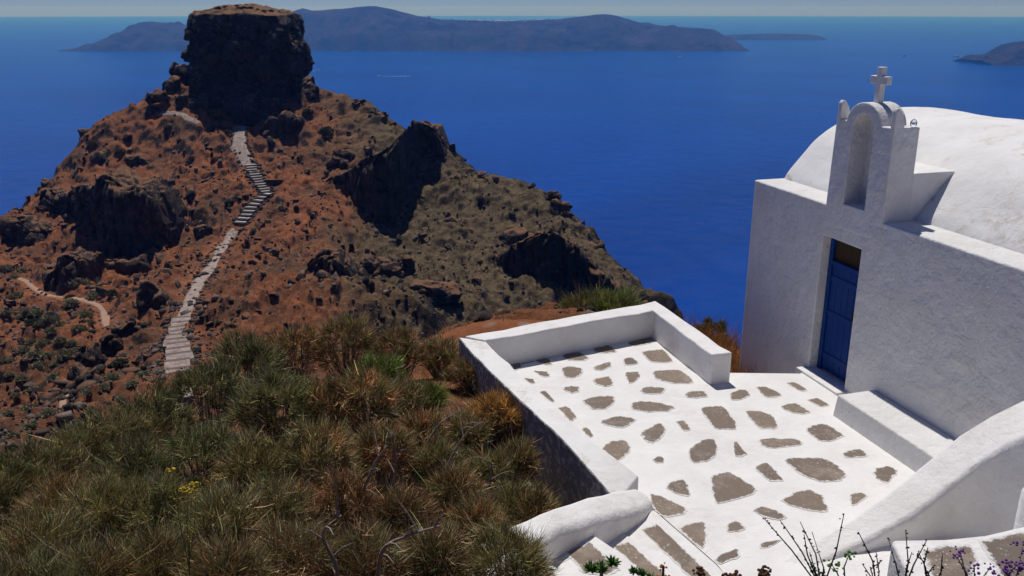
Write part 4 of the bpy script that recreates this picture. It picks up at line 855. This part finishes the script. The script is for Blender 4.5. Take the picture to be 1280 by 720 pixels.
# ------------------------------------------------------------------ shrubs
def blades(org, dirs, length, width, cols, r, bend=0.35):
    """thin tapering twigs: org (n,3), dirs (n,3)"""
    n = len(org); side = np.cross(dirs, r.normal(size=(n, 3))); side /= np.linalg.norm(side, axis=1)[:, None] + 1e-9
    droop = r.normal(size=(n, 3)) * bend * 0.5; droop[:, 2] += bend * 0.3
    mid_ = org + dirs * (length * 0.55)[:, None] ; tip = org + (dirs + droop * 0.6) * length[:, None]
    w = width[:, None] * side
    V = np.stack([org - w, org + w, mid_ - w * 0.8, mid_ + w * 0.8, tip - w * 0.22, tip + w * 0.22], 1)
    base = (np.arange(n) * 6)[:, None, None]
    Fq = (np.array([[0, 1, 3, 2], [2, 3, 5, 4]])[None] + base).reshape(-1, 4)
    return V.reshape(-1, 3), Fq, np.repeat(cols, 6, axis=0)
GREEN = np.array([[0.125, 0.135, 0.045], [0.080, 0.095, 0.034], [0.165, 0.160, 0.065], [0.22, 0.185, 0.085]])
DRY = np.array([[0.30, 0.165, 0.075], [0.20, 0.095, 0.042], [0.42, 0.30, 0.17], [0.15, 0.065, 0.030]])
GOLD = np.array([[0.34, 0.18, 0.045], [0.26, 0.13, 0.034], [0.38, 0.25, 0.09]])
def broom(u, v, Y, rad, seed, dead=0.25, n_tuft=150, per=38, pal=GREEN, label='', hmin=0.45, lean=0.0, blade=0.0027, blen=(0.08, 0.20), name='broom_shrub', group='broom shrubs on the bank below the terrace'):
    r = np.random.default_rng(seed); top = at_range(u, v, Y); gz = Hs(top[0], top[1]); h = max(hmin, top[2] - gz)
    root = empty(name, (top[0], top[1], gz)); tag(root, label, 'shrub', group)
    # tuft positions inside the dome
    d = r.normal(size=(n_tuft, 3)); d[:, 2] = np.where(d[:, 2] < -0.3, -d[:, 2], d[:, 2]); d /= np.linalg.norm(d, axis=1)[:, None]
    q = 0.70 + 0.30 * r.random(n_tuft) ** 0.7
    lump = 1 + 0.42 * fbm3(d[:, 0] * 1.7 + seed, d[:, 1] * 1.7, d[:, 2] * 1.7, 2, seed)
    pos = d * q[:, None] * lump[:, None] * np.array([rad, rad, h * 0.40]) + np.array([0, 0, h * 0.50]); pos[:, 0] += lean * pos[:, 2]
    pos[:, 2] = np.maximum(pos[:, 2], 0.05 * h)
    # woody stems from the root to some of the tufts
    V = []; Fs = []; rp = random.Random(seed)
    for i in range(0, n_tuft, 4):
        e = Vector(pos[i]); s0 = Vector((rp.uniform(-.08, .08) * rad, rp.uniform(-.08, .08) * rad, -0.08)); m1 = s0.lerp(e, 0.4) + Vector((rp.uniform(-.12, .12) * rad, rp.uniform(-.12, .12) * rad, rp.uniform(-.02, .10) * h)); m2 = s0.lerp(e, 0.75) + Vector((rp.uniform(-.08, .08) * rad, rp.uniform(-.08, .08) * rad, rp.uniform(0, .06) * h))
        w = rp.uniform(0.006, 0.015); tube_into(V, Fs, [s0, m1, m2, e], [w * 1.4, w, w * 0.6, w * 0.25], 4)
    link('stems', pymesh('stems', V, Fs), M['bark'], root)['kind'] = 'stuff'
    # twigs
    isdead = r.random(n_tuft) < np.clip(dead + 0.10 + 0.45 * (0.5 - pos[:, 2] / h), 0.03, 0.95)
    axis = d * np.array([1, 1, 0.9]) + np.array([0, 0, 0.30]) + 0.30 * r.normal(size=(n_tuft, 3)); axis /= np.linalg.norm(axis, axis=1)[:, None]
    for dead_set, nm in ((False, 'green_twigs'), (True, 'dry_twigs')):
        ii = np.where(isdead == dead_set)[0]
        if len(ii) == 0: continue
        k_ = per if not dead_set else int(per * 0.6); rep = np.repeat(ii, k_); n = len(rep)
        dirs = axis[rep] + (0.36 if not dead_set else 0.6) * r.normal(size=(n, 3)); dirs /= np.linalg.norm(dirs, axis=1)[:, None]
        org = pos[rep] + 0.022 * r.normal(size=(n, 3)) + dirs * (0.05 * r.random(n))[:, None] - axis[rep] * 0.10
        ln = (blen[0] + (blen[1] - blen[0]) * r.random(n) ** 1.5) * (0.8 + 0.4 * (rad > 0.5)); wd = blade * (0.7 + 0.6 * r.random(n)) * np.clip(Y / 7.0, 0.7, 1.35)
        if not dead_set:            # a few long single stems standing clear of the bush
            wi = r.random(n) < 0.035; ln = np.where(wi, ln * 1.9, ln)
        pl_ = DRY if dead_set else pal; tb = (0.6 + 1.1 * r.random(n_tuft)) * (0.85 + 0.6 * ((seed * 0.618) % 1.0)); cc = pl_[r.integers(0, len(pl_), n)] * np.exp(0.5 * r.normal(size=(n, 1))) * tb[rep][:, None]; mixd = r.random(n) < (0.12 if not dead_set else 0.0); cc[mixd] = DRY[r.integers(0, len(DRY), mixd.sum())] * 1.3
        hue = np.array([1.0, 1.0, 1.0]) + (((seed * 0.377) % 1.0) - 0.5) * np.array([0.3, 0.0, -0.05]) + np.array([0.08, 0, -0.05]); cc = cc * hue; pale = r.random(n) < 0.08; cc[pale] = np.array([0.46, 0.41, 0.28])
        V, Fq, C = blades(org, dirs, ln, wd, cc, r); me = npmesh(nm, V, Fq); setattr_c(me, 'Col', C); link(nm, me, M['leaf'], root)['kind'] = 'stuff'
    return root
LB = {'g': 'dense dark green broom shrub on the bank of shrubs', 'd': 'half dead brown and green broom shrub on the bank of shrubs'}
sd = 900
for a in [(188, 474, 8.8, .50, .18), (250, 440, 9.8, .50, .15), (305, 408, 10.8, .52, .3), (362, 394, 11.8, .46, .45), (432, 386, 12.0, .50, .35), (498, 404, 12.2, .44, .45), (548, 420, 12.3, .36, .5), (142, 500, 8.2, .42, .25), (92, 512, 7.8, .44, .2), (38, 540, 7.2, .46, .25), (-20, 560, 6.9, .46, .25),
          (338, 462, 9.2, .52, .2), (240, 520, 7.4, .46, .2), (405, 462, 9.4, .40, .45), (455, 455, 9.4, .46, .5), (524, 505, 9.0, .34, .6), (312, 530, 7.2, .46, .2), (390, 520, 7.6, .44, .32), (120, 585, 6.0, .42, .2), (35, 630, 5.3, .42, .3), (190, 580, 6.0, .40, .3),
          (270, 600, 5.7, .38, .45), (345, 585, 6.1, .36, .55), (430, 575, 6.4, .34, .7), (500, 600, 6.3, .30, .7), (565, 575, 7.1, .30, .5), (95, 672, 4.5, .38, .3), (185, 665, 4.7, .34, .35), (275, 680, 4.6, .30, .6), (360, 655, 5.0, .34, .65), (450, 660, 5.1, .30, .65), (540, 655, 5.3, .28, .5),
          (5, 705, 4.1, .38, .4), (600, 620, 6.4, .28, .4), (645, 545, 8.6, .24, .3), (668, 605, 7.4, .22, .3), (475, 520, 8.0, .34, .6), (575, 520, 9.4, .34, .35), (545, 545, 8.2, .32, .4), (612, 560, 8.4, .30, .3), (640, 600, 7.6, .28, .25), (500, 470, 9.8, .36, .4), (160, 540, 7.0, .36, .2), (60, 590, 6.2, .36, .3)]:
    sd += 13; wx = at_range(a[0], a[1], a[2])[0]
    look = 'dense dark green broom shrub' if a[4] < .21 else 'green broom shrub with some brown twigs' if a[4] < .34 else 'half withered brown and green broom shrub' if a[4] < .5 else 'mostly withered brown broom shrub'
    spot = 'near the terrace parapet' if wx > -1.2 else 'in the thick of the bank' if wx > -2.6 else 'on the outer bank away from the terrace'
    broom(a[0], a[1], a[2], a[3] * 0.97, sd, a[4] - (0.14 if a[0] < 330 else 0.04), label=look + ' ' + spot)
broom(640, 652, 5.4, .33, 2001, .12, 140, 45, label='small dark green broom shrub leaning on the stair wall')
broom(590, 448, 11.4, .34, 2002, .35, 120, 45, label='broom shrub against the far corner of the blackened parapet', group='broom shrubs against the parapet')
broom(622, 488, 10.0, .42, 2003, .10, 160, 47, pal=GOLD, label='golden brown withered shrub beside the blackened parapet', blen=(0.07, 0.18))
broom(470, 440, 10.4, .42, 2004, .05, 120, 40, pal=np.array([[0.09, 0.15, 0.02], [0.12, 0.19, 0.035]]), label='bright yellow-green tuft among the dark brooms')
broom(535, 475, 10.0, .26, 2005, .05, 80, 35, pal=np.array([[0.09, 0.15, 0.02], [0.12, 0.19, 0.035]]), label='small bright green tuft in front of the withered brooms')
broom(765, 362, 26.0, .85, 2006, .1, 110, 80, pal=np.array([[0.10, 0.13, 0.03], [0.14, 0.17, 0.045]]), label='rounded olive green bush just beyond the parapet', blade=0.007, blen=(0.14, 0.34))
broom(735, 372, 26.0, .6, 2007, .1, 80, 80, pal=np.array([[0.08, 0.11, 0.03], [0.12, 0.14, 0.04]]), label='smaller olive bush beside the rounded one beyond the parapet', blade=0.007, blen=(0.14, 0.34))
broom(892, 388, 18.5, .5, 2008, .1, 70, 80, pal=np.array([[0.05, 0.07, 0.03], [0.08, 0.09, 0.04]]), label='grey-green bush at the cliff edge left of the chapel', blade=0.005)
# bare grey branches showing through the brooms
def bare(u, v, Y, pts, w, label):
    p = at_range(u, v, Y); root = empty('bare_branch', (p[0], p[1], Hs(p[0], p[1]))); tag(root, label, 'branch', 'bare grey branches among the shrubs')
    h0 = p[2] - root.location.z; V = []; Fs = []; rp = random.Random(int(u))
    P = catmull([(x, y, z + 0) for x, y, z in pts], 6); tube_into(V, Fs, P, [w * (1 - 0.75 * i / len(P)) for i in range(len(P))], 6); link('limb', pymesh('limb', V, Fs, True), M['bark'], root)
    for i in range(5, len(P) - 1, 3):
        V = []; Fs = []; a = Vector(P[i]); dd_ = Vector((rp.uniform(-1, 1), rp.uniform(-1, 1), rp.uniform(0.1, 1.2))).normalized() * rp.uniform(0.12, 0.3); tube_into(V, Fs, [a, a + dd_ * 0.5 + Vector((0, 0, .02)), a + dd_], [w * .4, w * .28, w * .1], 5); link('side_twig', pymesh('side_twig', V, Fs), M['bark'], root)
for i, (u, v, Y, pts) in enumerate([
        (470, 700, 4.9, [(-.05, 0, 0), (0, 0, .25), (.06, -.05, .52), (.22, -.05, .62), (.42, 0, .66)]), (455, 600, 6.3, [(0, 0, 0), (.03, 0, .3), (-.05, .05, .6), (.08, .05, .95), (.2, 0, 1.15)]), (490, 560, 7.0, [(0, 0, 0), (-.06, 0, .4), (.02, .05, .8), (.0, .05, 1.15)]),
        (540, 560, 7.8, [(0, 0, 0), (.1, 0, .3), (.15, .05, .6), (.34, .05, .95), (.5, 0, 1.1)]), (520, 520, 8.6, [(0, 0, 0), (.05, 0, .35), (.25, .05, .7), (.55, .05, .9)]), (600, 580, 7.6, [(0, 0, 0), (.03, 0, .3), (.1, .05, .6), (.05, .05, .8)]), (410, 690, 4.8, [(0, 0, 0), (.05, 0, .3), (-.03, .02, .55), (.1, 0, .7)])]):
    bare(u, v, Y, pts, 0.020, 'bare grey branch arching up between the shrubs')
# dry grass: uncountable
def grass(n, region, name, label, seed, pal, ln, wd):
    r = np.random.default_rng(seed); x = region[0] + (region[1] - region[0]) * r.random(n); y = region[2] + (region[3] - region[2]) * r.random(n)
    ok = (~inpoly(x, y, FOOT)) & (fbm2(x * 1.3, y * 1.3, 3, seed) > -0.15); x, y = x[ok], y[ok]; n = len(x); z = H(x, y)
    dirs = np.column_stack([0.5 * r.normal(size=(n, 2)), np.ones(n)]); dirs /= np.linalg.norm(dirs, axis=1)[:, None]
    cc = pal[r.integers(0, len(pal), n)] * (0.6 + 0.8 * r.random((n, 1)))
    V, Fq, C = blades(np.column_stack([x, y, z - 0.02]), dirs, ln * (0.4 + 0.9 * r.random(n)), wd * (0.6 + 0.8 * r.random(n)), cc, r, 0.8)
    me = npmesh(name, V, Fq); setattr_c(me, 'Col', C); return tag(link(name, me, M['leaf']), label, 'grass', kind='stuff')
grass(26000, (-6.5, 1.2, 3.2, 13.5), 'dry_grass', 'dry straw and litter under the shrubs', 31, np.concatenate([DRY, [[0.26, 0.19, 0.10]]]), 0.14, 0.003)
grass(9000, (2.3, 5.6, 12.6, 18.5), 'dry_grass', 'orange dry grass in the gap beside the chapel', 32, np.array([[0.30, 0.13, 0.03], [0.36, 0.19, 0.05], [0.22, 0.09, 0.025]]), 0.35, 0.005)
grass(5000, (-3.5, 2.6, 14.0, 30.0), 'dry_grass', 'thin straw on the red ground behind the parapet', 33, np.array([[0.24, 0.16, 0.07], [0.30, 0.21, 0.10]]), 0.20, 0.005)

# cushion shrubs on the hillside: five shapes, many copies
def cushion(seed, pal):
    r = np.random.default_rng(seed); n = 520; d = r.normal(size=(n, 3)); d[:, 2] = np.abs(d[:, 2]); d /= np.linalg.norm(d, axis=1)[:, None]
    lump = 0.8 + 0.35 * fbm3(d[:, 0] * 2 + seed, d[:, 1] * 2, d[:, 2] * 2, 2, seed); org = d * (lump * (0.65 + 0.35 * r.random(n)))[:, None] * np.array([1, 1, 0.72])
    dirs = d + 0.5 * r.normal(size=(n, 3)); dirs /= np.linalg.norm(dirs, axis=1)[:, None]
    V, Fq, C = blades(org - dirs * 0.12, dirs, 0.20 + 0.22 * r.random(n), 0.055 + 0.03 * r.random(n), pal[r.integers(0, len(pal), n)] * (0.6 + 0.8 * r.random((n, 1))), r)
    me = npmesh('hillside_shrub', V, Fq); setattr_c(me, 'Col', C); me.materials.append(M['leaf']); return me
OLV = np.array([[0.23, 0.22, 0.12], [0.29, 0.26, 0.155], [0.17, 0.175, 0.095]]); DKG = np.array([[0.045, 0.06, 0.025], [0.075, 0.085, 0.036]]); BRN = np.array([[0.19, 0.145, 0.095], [0.13, 0.10, 0.065]])
CUSH = {'olive': [cushion(s, OLV) for s in (1, 2, 3)], 'dark': [cushion(s, DKG) for s in (4, 5)], 'brown': [cushion(s, BRN) for s in (6, 7)]}
def put_cushions(lst, kind, label, group, jit=0):
    rp = random.Random(len(lst) * 7 + len(kind))
    for (u, v, Y, w) in lst:
        Y = hit(u, v); p = at_range(u, v, Y); z = Hs(p[0], p[1]); s = w * np.linalg.norm(p) / 1100 / 2
        o = bpy.data.objects.new('hillside_shrub', rp.choice(CUSH[kind])); col.objects.link(o); o.location = (p[0], p[1], z - 0.1 * s); o.scale = (s * rp.uniform(.9, 1.2), s * rp.uniform(.9, 1.2), s * rp.uniform(.75, 1.05)); o.rotation_euler = (0, 0, rp.uniform(0, 6.28)); tag(o, label, 'shrub', group)
rp = random.Random(12)
left = []
for u, v in [(20, 372), (45, 392), (62, 402), (50, 412), (38, 428), (64, 416), (74, 408), (30, 440), (55, 432), (44, 448), (60, 447), (105, 395), (112, 405), (90, 385), (95, 440), (84, 446), (70, 455), (50, 460), (12, 470), (5, 455), (28, 478), (66, 472), (45, 490), (90, 430), (20, 500), (60, 520), (36, 512), (10, 520), (120, 372), (98, 356), (8, 395), (5, 340), (16, 348), (28, 340), (100, 415), (76, 430), (130, 490), (150, 500), (115, 515), (40, 535), (90, 530), (15, 545), (140, 475), (110, 495), (165, 482), (70, 545), (180, 470)]:
    Y = np.interp(v, [340, 370, 400, 450, 520], [188, 172, 150, 126, 100]); left.append((u, v, Y, rp.uniform(13, 24)))
put_cushions(left, 'olive', 'grey-green cushion shrub on the red slope by the dirt trail', 'cushion shrubs by the dirt trail')
put_cushions([(35, 395, 152, 22), (42, 405, 149, 20), (88, 372, 163, 14), (150, 455, 108, 20), (140, 375, 150, 16)], 'dark', 'dark green cushion shrub on the slope below the dirt trail', 'dark shrubs below the dirt trail')
put_cushions([(408, 165, 250, 20), (385, 140, 256, 16), (275, 150, 251, 14), (285, 165, 248, 10)], 'dark', 'dark green bush at the foot of the flat-topped rock', 'bushes at the foot of the rock')
put_cushions([(150, 190, 247, 14), (115, 180, 252, 14), (70, 258, 233, 18), (60, 262, 231, 16), (160, 172, 251, 12), (240, 200, 239, 10), (225, 176, 246, 10), (210, 160, 250, 12), (268, 200, 237, 9), (340, 200, 237, 10), (352, 262, 213, 10), (345, 285, 205, 9)], 'brown', 'brownish cushion shrub among rubble on the upper slope', 'cushion shrubs on the upper slope')
for i, (dx, dy, s) in enumerate([(-12, -14, 1.3), (-9.5, -15, 1.0), (-6, -15.5, 1.2), (-3.5, -14.5, .9), (2, -15, 1.0), (4.5, -15.8, 1.3), (6.5, -14, 1.1), (9, -13, .8), (12, -14.5, 1.2), (14, -12, 1.0), (-14.5, -8, 1.0), (0, -11, .9)]):
    dx, dy = dx * 0.72, dy * 0.78
    o = bpy.data.objects.new('hillside_shrub', CUSH['dark'][i % 2]); col.objects.link(o); zz_ = zt + 1.0
    dists = np.hypot(Xw - (cx0 + dx), Yw - (cy0 + dy)) + (capq <= 0) * 99; zz_ = Zr.ravel()[dists.argmin()]
    o.location = (cx0 + dx, cy0 + dy, zz_ - 0.15); o.scale = (s, s, s * .8); o.rotation_euler = (0, 0, i); tag(o, 'small dark bush on the flat summit of the rock', 'shrub', 'bushes on the rock summit')

# boulders
def boulder(u, v, Y, r_, mat, label, group, seed):
    Y = hit(u, v) if Y > 20 else Y; p = at_range(u, v, Y); z = Hs(p[0], p[1]); n = IC4_V if r_ > 0.5 or Y < 20 else IC4_V
    d = 1 + 0.32 * fbm3(n[:, 0] * 1.6 + seed, n[:, 1] * 1.6, n[:, 2] * 1.6, 4, seed) + 0.12 * np.round(3 * fbm3(n[:, 0] * 2 + seed, n[:, 1] * 2, n[:, 2] * 2, 2, seed + 3)) / 3
    n = chip(n, np.random.default_rng(seed), 14, 0.5, 0.85); o = link('boulder', npmesh('boulder', n * (0.7 + 0.3 * d[:, None]) * np.array([r_, r_ * .85, r_ * .75]), IC4_F, False), mat); o.location = (p[0], p[1], z + (0.3 if Y > 20 else 0.6) * r_); tag(o, label, 'boulder', group)
    if mat == M['stone']: setattr_f(o.data, 'tone', np.full(len(n), 0.25 + 0.5 * ((seed * 37 % 10) / 10)))
boulder(657, 585, 8.7, .23, M['pale'], 'pale weathered boulder against the blackened parapet', None, 3)
boulder(676, 585, 8.6, .10, M['pale'], 'small pale stone beside the boulder by the parapet', None, 4)
boulder(600, 520, 9.6, .13, M['pale'], 'pale stone half hidden under the golden shrub', None, 5)
boulder(705, 600, 8.4, .26, M['stone'], 'flat dark grey boulder at the foot of the blackened parapet', None, 6)
bs = 60
for u, v, Y, r_ in [(70, 395, 154, .7), (37, 487, 113, .9), (68, 238, 240, 1.2), (275, 205, 238, 1.0), (235, 205, 239, .9), (345, 320, 184, 1.1), (372, 280, 206, 1.0), (600, 250, 226, 1.3), (640, 270, 219, 1.2), (560, 270, 218, 1.0), (520, 300, 202, 1.0), (350, 190, 240, 1.2), (335, 170, 247, 1.4), (270, 240, 222, 1.0), (560, 310, 198, 1.1), (215, 230, 231, 1.2), (460, 190, 240, 1.4), (620, 225, 236, 1.2), (665, 235, 230, 1.3), (465, 142, 256, 1.3)]:
    bs += 1; boulder(u, v, Y, r_, M['stone'], 'single dark boulder lying on the open hillside', 'boulders on the hillside', bs)

# ------------------------------------------------------------------ plants along the front edge
def near_root(name, u, v, Y, label, cat, group=None):
    p = at_range(u, v, Y); g = Hs(p[0], p[1]); r = empty(name, (p[0], p[1], g)); tag(r, label, cat, group); return r, p[2] - g
def seed_plant(u, v, Y, n, spread, label, seed, mat, head=0.012):
    r, h = near_root('succulent', u, v, Y, label, 'plant', 'flowering succulents along the front edge'); rp = random.Random(seed)
    for i in range(n):
        x, y = rp.uniform(-spread, spread), rp.uniform(-.05, .05); hz = h * rp.uniform(0.9, 1.03)
        V = []; Fs = []; tube_into(V, Fs, [(x * .6, y * .6, 0), (x * .9, y, hz * .6), (x, y, hz)], [.006, .005, .004], 5); s = link('stalk', pymesh('stalk', V, Fs), M['gstalk'], r)
        b = bmesh.new()
        for q in range(16):
            m = Matrix.Translation((x + rp.gauss(0, head * .65), y + rp.gauss(0, head * .65), hz - .004 + rp.uniform(-1.6, 1.0) * head)); bmesh.ops.create_icosphere(b, subdivisions=1, radius=head * rp.uniform(.35, .6), matrix=m)
        me = bpy.data.meshes.new('flower_head'); b.to_mesh(me); b.free(); link('flower_head', me, mat, s)['kind'] = 'stuff'
seed_plant(852, 716, 2.35, 7, .07, 'succulent with small rusty orange flower heads', 1, M['rust'], .008)
seed_plant(890, 712, 2.4, 4, .06, 'succulent with dark brown seed heads beside the orange one', 2, M['seed'], .012)
seed_plant(930, 710, 2.4, 4, .05, 'succulent with thick chestnut brown flower spikes', 3, M['seed'], .013)
seed_plant(968, 712, 2.45, 5, .06, 'succulent with brown heads next to the dry twigs', 4, M['seed'], .011)
def rosette(u, v, Y, R_, label, seed):
    r, h = near_root('green_succulent', u, v, Y, label, 'plant', 'green succulents along the front edge'); rp = random.Random(seed)
    V = []; Fs = []; tube_into(V, Fs, [(0, 0, 0), (.01, 0, h * .5), (0, 0, h - .02)], [.010, .008, .006], 6); link('stem', pymesh('stem', V, Fs), M['bark'], r)
    for c in range(3):
        V = []; Fs = []; ox, oz = (c - 1) * R_ * .75, rp.uniform(-.02, .01)
        for i in range(34):
            a = rp.uniform(0, 6.28); el = rp.uniform(0.0, 1.4); d = Vector((math.cos(a) * math.cos(el), math.sin(a) * math.cos(el), math.sin(el))); s = d.orthogonal().normalized() * R_ * .09; b0 = Vector((ox, 0, h - R_ * .4 + oz)); L_ = R_ * rp.uniform(.55, .9)
            o_ = len(V); V += [tuple(b0 - s * .5), tuple(b0 + s * .5), tuple(b0 + d * L_ * .6 + s), tuple(b0 + d * L_), tuple(b0 + d * L_ * .6 - s), tuple(b0 + d * L_ * .5 + d.cross(s))]
            Fs += [(o_, o_ + 1, o_ + 2, o_ + 5), (o_ + 5, o_ + 2, o_ + 3), (o_ + 5, o_ + 3, o_ + 4), (o_, o_ + 5, o_ + 4)]
        link('leaf_rosette', pymesh('leaf_rosette', V, Fs), M['succ'], r)['kind'] = 'stuff'
rosette(752, 702, 2.5, .045, 'bright green succulent with narrow leaves at the stair edge', 1)
rosette(803, 714, 2.5, .035, 'smaller yellow-green succulent at the stair edge', 2)
def twig(u, v, Y, tips, label, mat, dots=None, dotr=.004):
    """tips: picture positions of branch ends, all a little in front of the wall"""
    r, h = near_root('dry_twig_plant', u, v, Y, label, 'plant', 'twiggy plants along the front edge'); b0 = np.array(r.location); rp = random.Random(int(u + v))
    for (tu, tv) in tips:
        e = at_range(tu, tv, Y + rp.uniform(-.12, .12)) - b0; V = []; Fs = []
        m1 = Vector((0, 0, h * .9 if Y < 3 else e[2] * .4)); m2 = m1.lerp(Vector(e), .5) + Vector((rp.gauss(0, .008), rp.gauss(0, .02), .012)); tube_into(V, Fs, [(0, 0, 0), m1, m2, e], [.0034, .0028, .0022, .0012], 5); s = link('stalk', pymesh('stalk', V, Fs), mat, r)
        b = bmesh.new()
        for q in range(9):
            t = rp.uniform(.35, 1.0); p = m2.lerp(Vector(e), (t - .5) * 2) if t > .5 else m1.lerp(m2, t * 2)
            bmesh.ops.create_icosphere(b, subdivisions=1, radius=dotr * rp.uniform(.5, 1), matrix=Matrix.Translation(p + Vector((rp.gauss(0, .003), 0, rp.gauss(0, .003)))))
        if dots is not None:
            for q in range(9): bmesh.ops.create_icosphere(b, subdivisions=1, radius=dotr * rp.uniform(.8, 1.5), matrix=Matrix.Translation(Vector(e) + Vector((rp.gauss(0, .012), rp.gauss(0, .01), rp.gauss(0, .008)))))
        me = bpy.data.meshes.new('buds'); b.to_mesh(me); b.free(); link('buds', me, dots if dots is not None else mat, s)['kind'] = 'stuff'
twig(1030, 716, 2.3, [(955, 648), (975, 650), (1000, 652), (1015, 665), (1055, 642), (1012, 690), (1005, 668)], 'bare dark twigs spreading over the terrace edge', M['stalk'])
twig(1100, 718, 2.2, [(1073, 665), (1095, 690), (1103, 700), (1078, 705)], 'thin bare stalks in front of the shaded wall', M['stalk'])
twig(1132, 718, 2.2, [(1132, 663), (1110, 672), (1158, 676), (1140, 690)], 'tall dark stalk with small buds in front of the landing', M['stalk'])
twig(1165, 718, 2.2, [(1160, 684), (1178, 692), (1148, 690), (1168, 706)], 'short dry stalks in front of the landing stone', M['stalk'])
twig(1215, 722, 2.1, [(1196, 696), (1218, 708), (1200, 690), (1236, 712)], 'violet flowered stalks in front of the landing', M['gstalk'], M['violet'], .0034)
twig(1265, 722, 2.1, [(1262, 703), (1272, 706), (1278, 684), (1255, 712)], 'violet flowered stalks by the far end of the landing', M['gstalk'], M['violet'], .0038)
twig(1060, 720, 2.3, [(1061, 694), (1040, 706), (1018, 712)], 'stalks with round green buds below the bare twigs', M['gstalk'], M['succ'], .004)
twig(235, 700, 4.3, [(235, 610), (245, 606), (228, 612), (240, 616), (214, 588)], 'tall stalk with flat yellow flower heads among the shrubs', M['gstalk'], M['yellow'], .006)

# ------------------------------------------------------------------ haze
V, Fs = box(-37000, 37000, -37000, 37000, SEA - 4, 45)
hz = bpy.data.materials.new('haze'); hz.use_nodes = True; t = hz.node_tree; t.nodes.clear()
ov = t.nodes.new('ShaderNodeOutputMaterial'); pv = t.nodes.new('ShaderNodeVolumePrincipled'); pv.inputs['Color'].default_value = (0.075, 0.30, 1.0, 1); pv.inputs['Absorption Color'].default_value = (1, 1, 1, 1); pv.inputs['Density'].default_value = 1.05e-4; pv.inputs['Anisotropy'].default_value = 0.2
t.links.new(pv.outputs[0], ov.inputs['Volume'])
tag(link('haze', pymesh('haze', V, Fs), hz), 'thin summer haze over the bay', 'haze', kind='stuff')
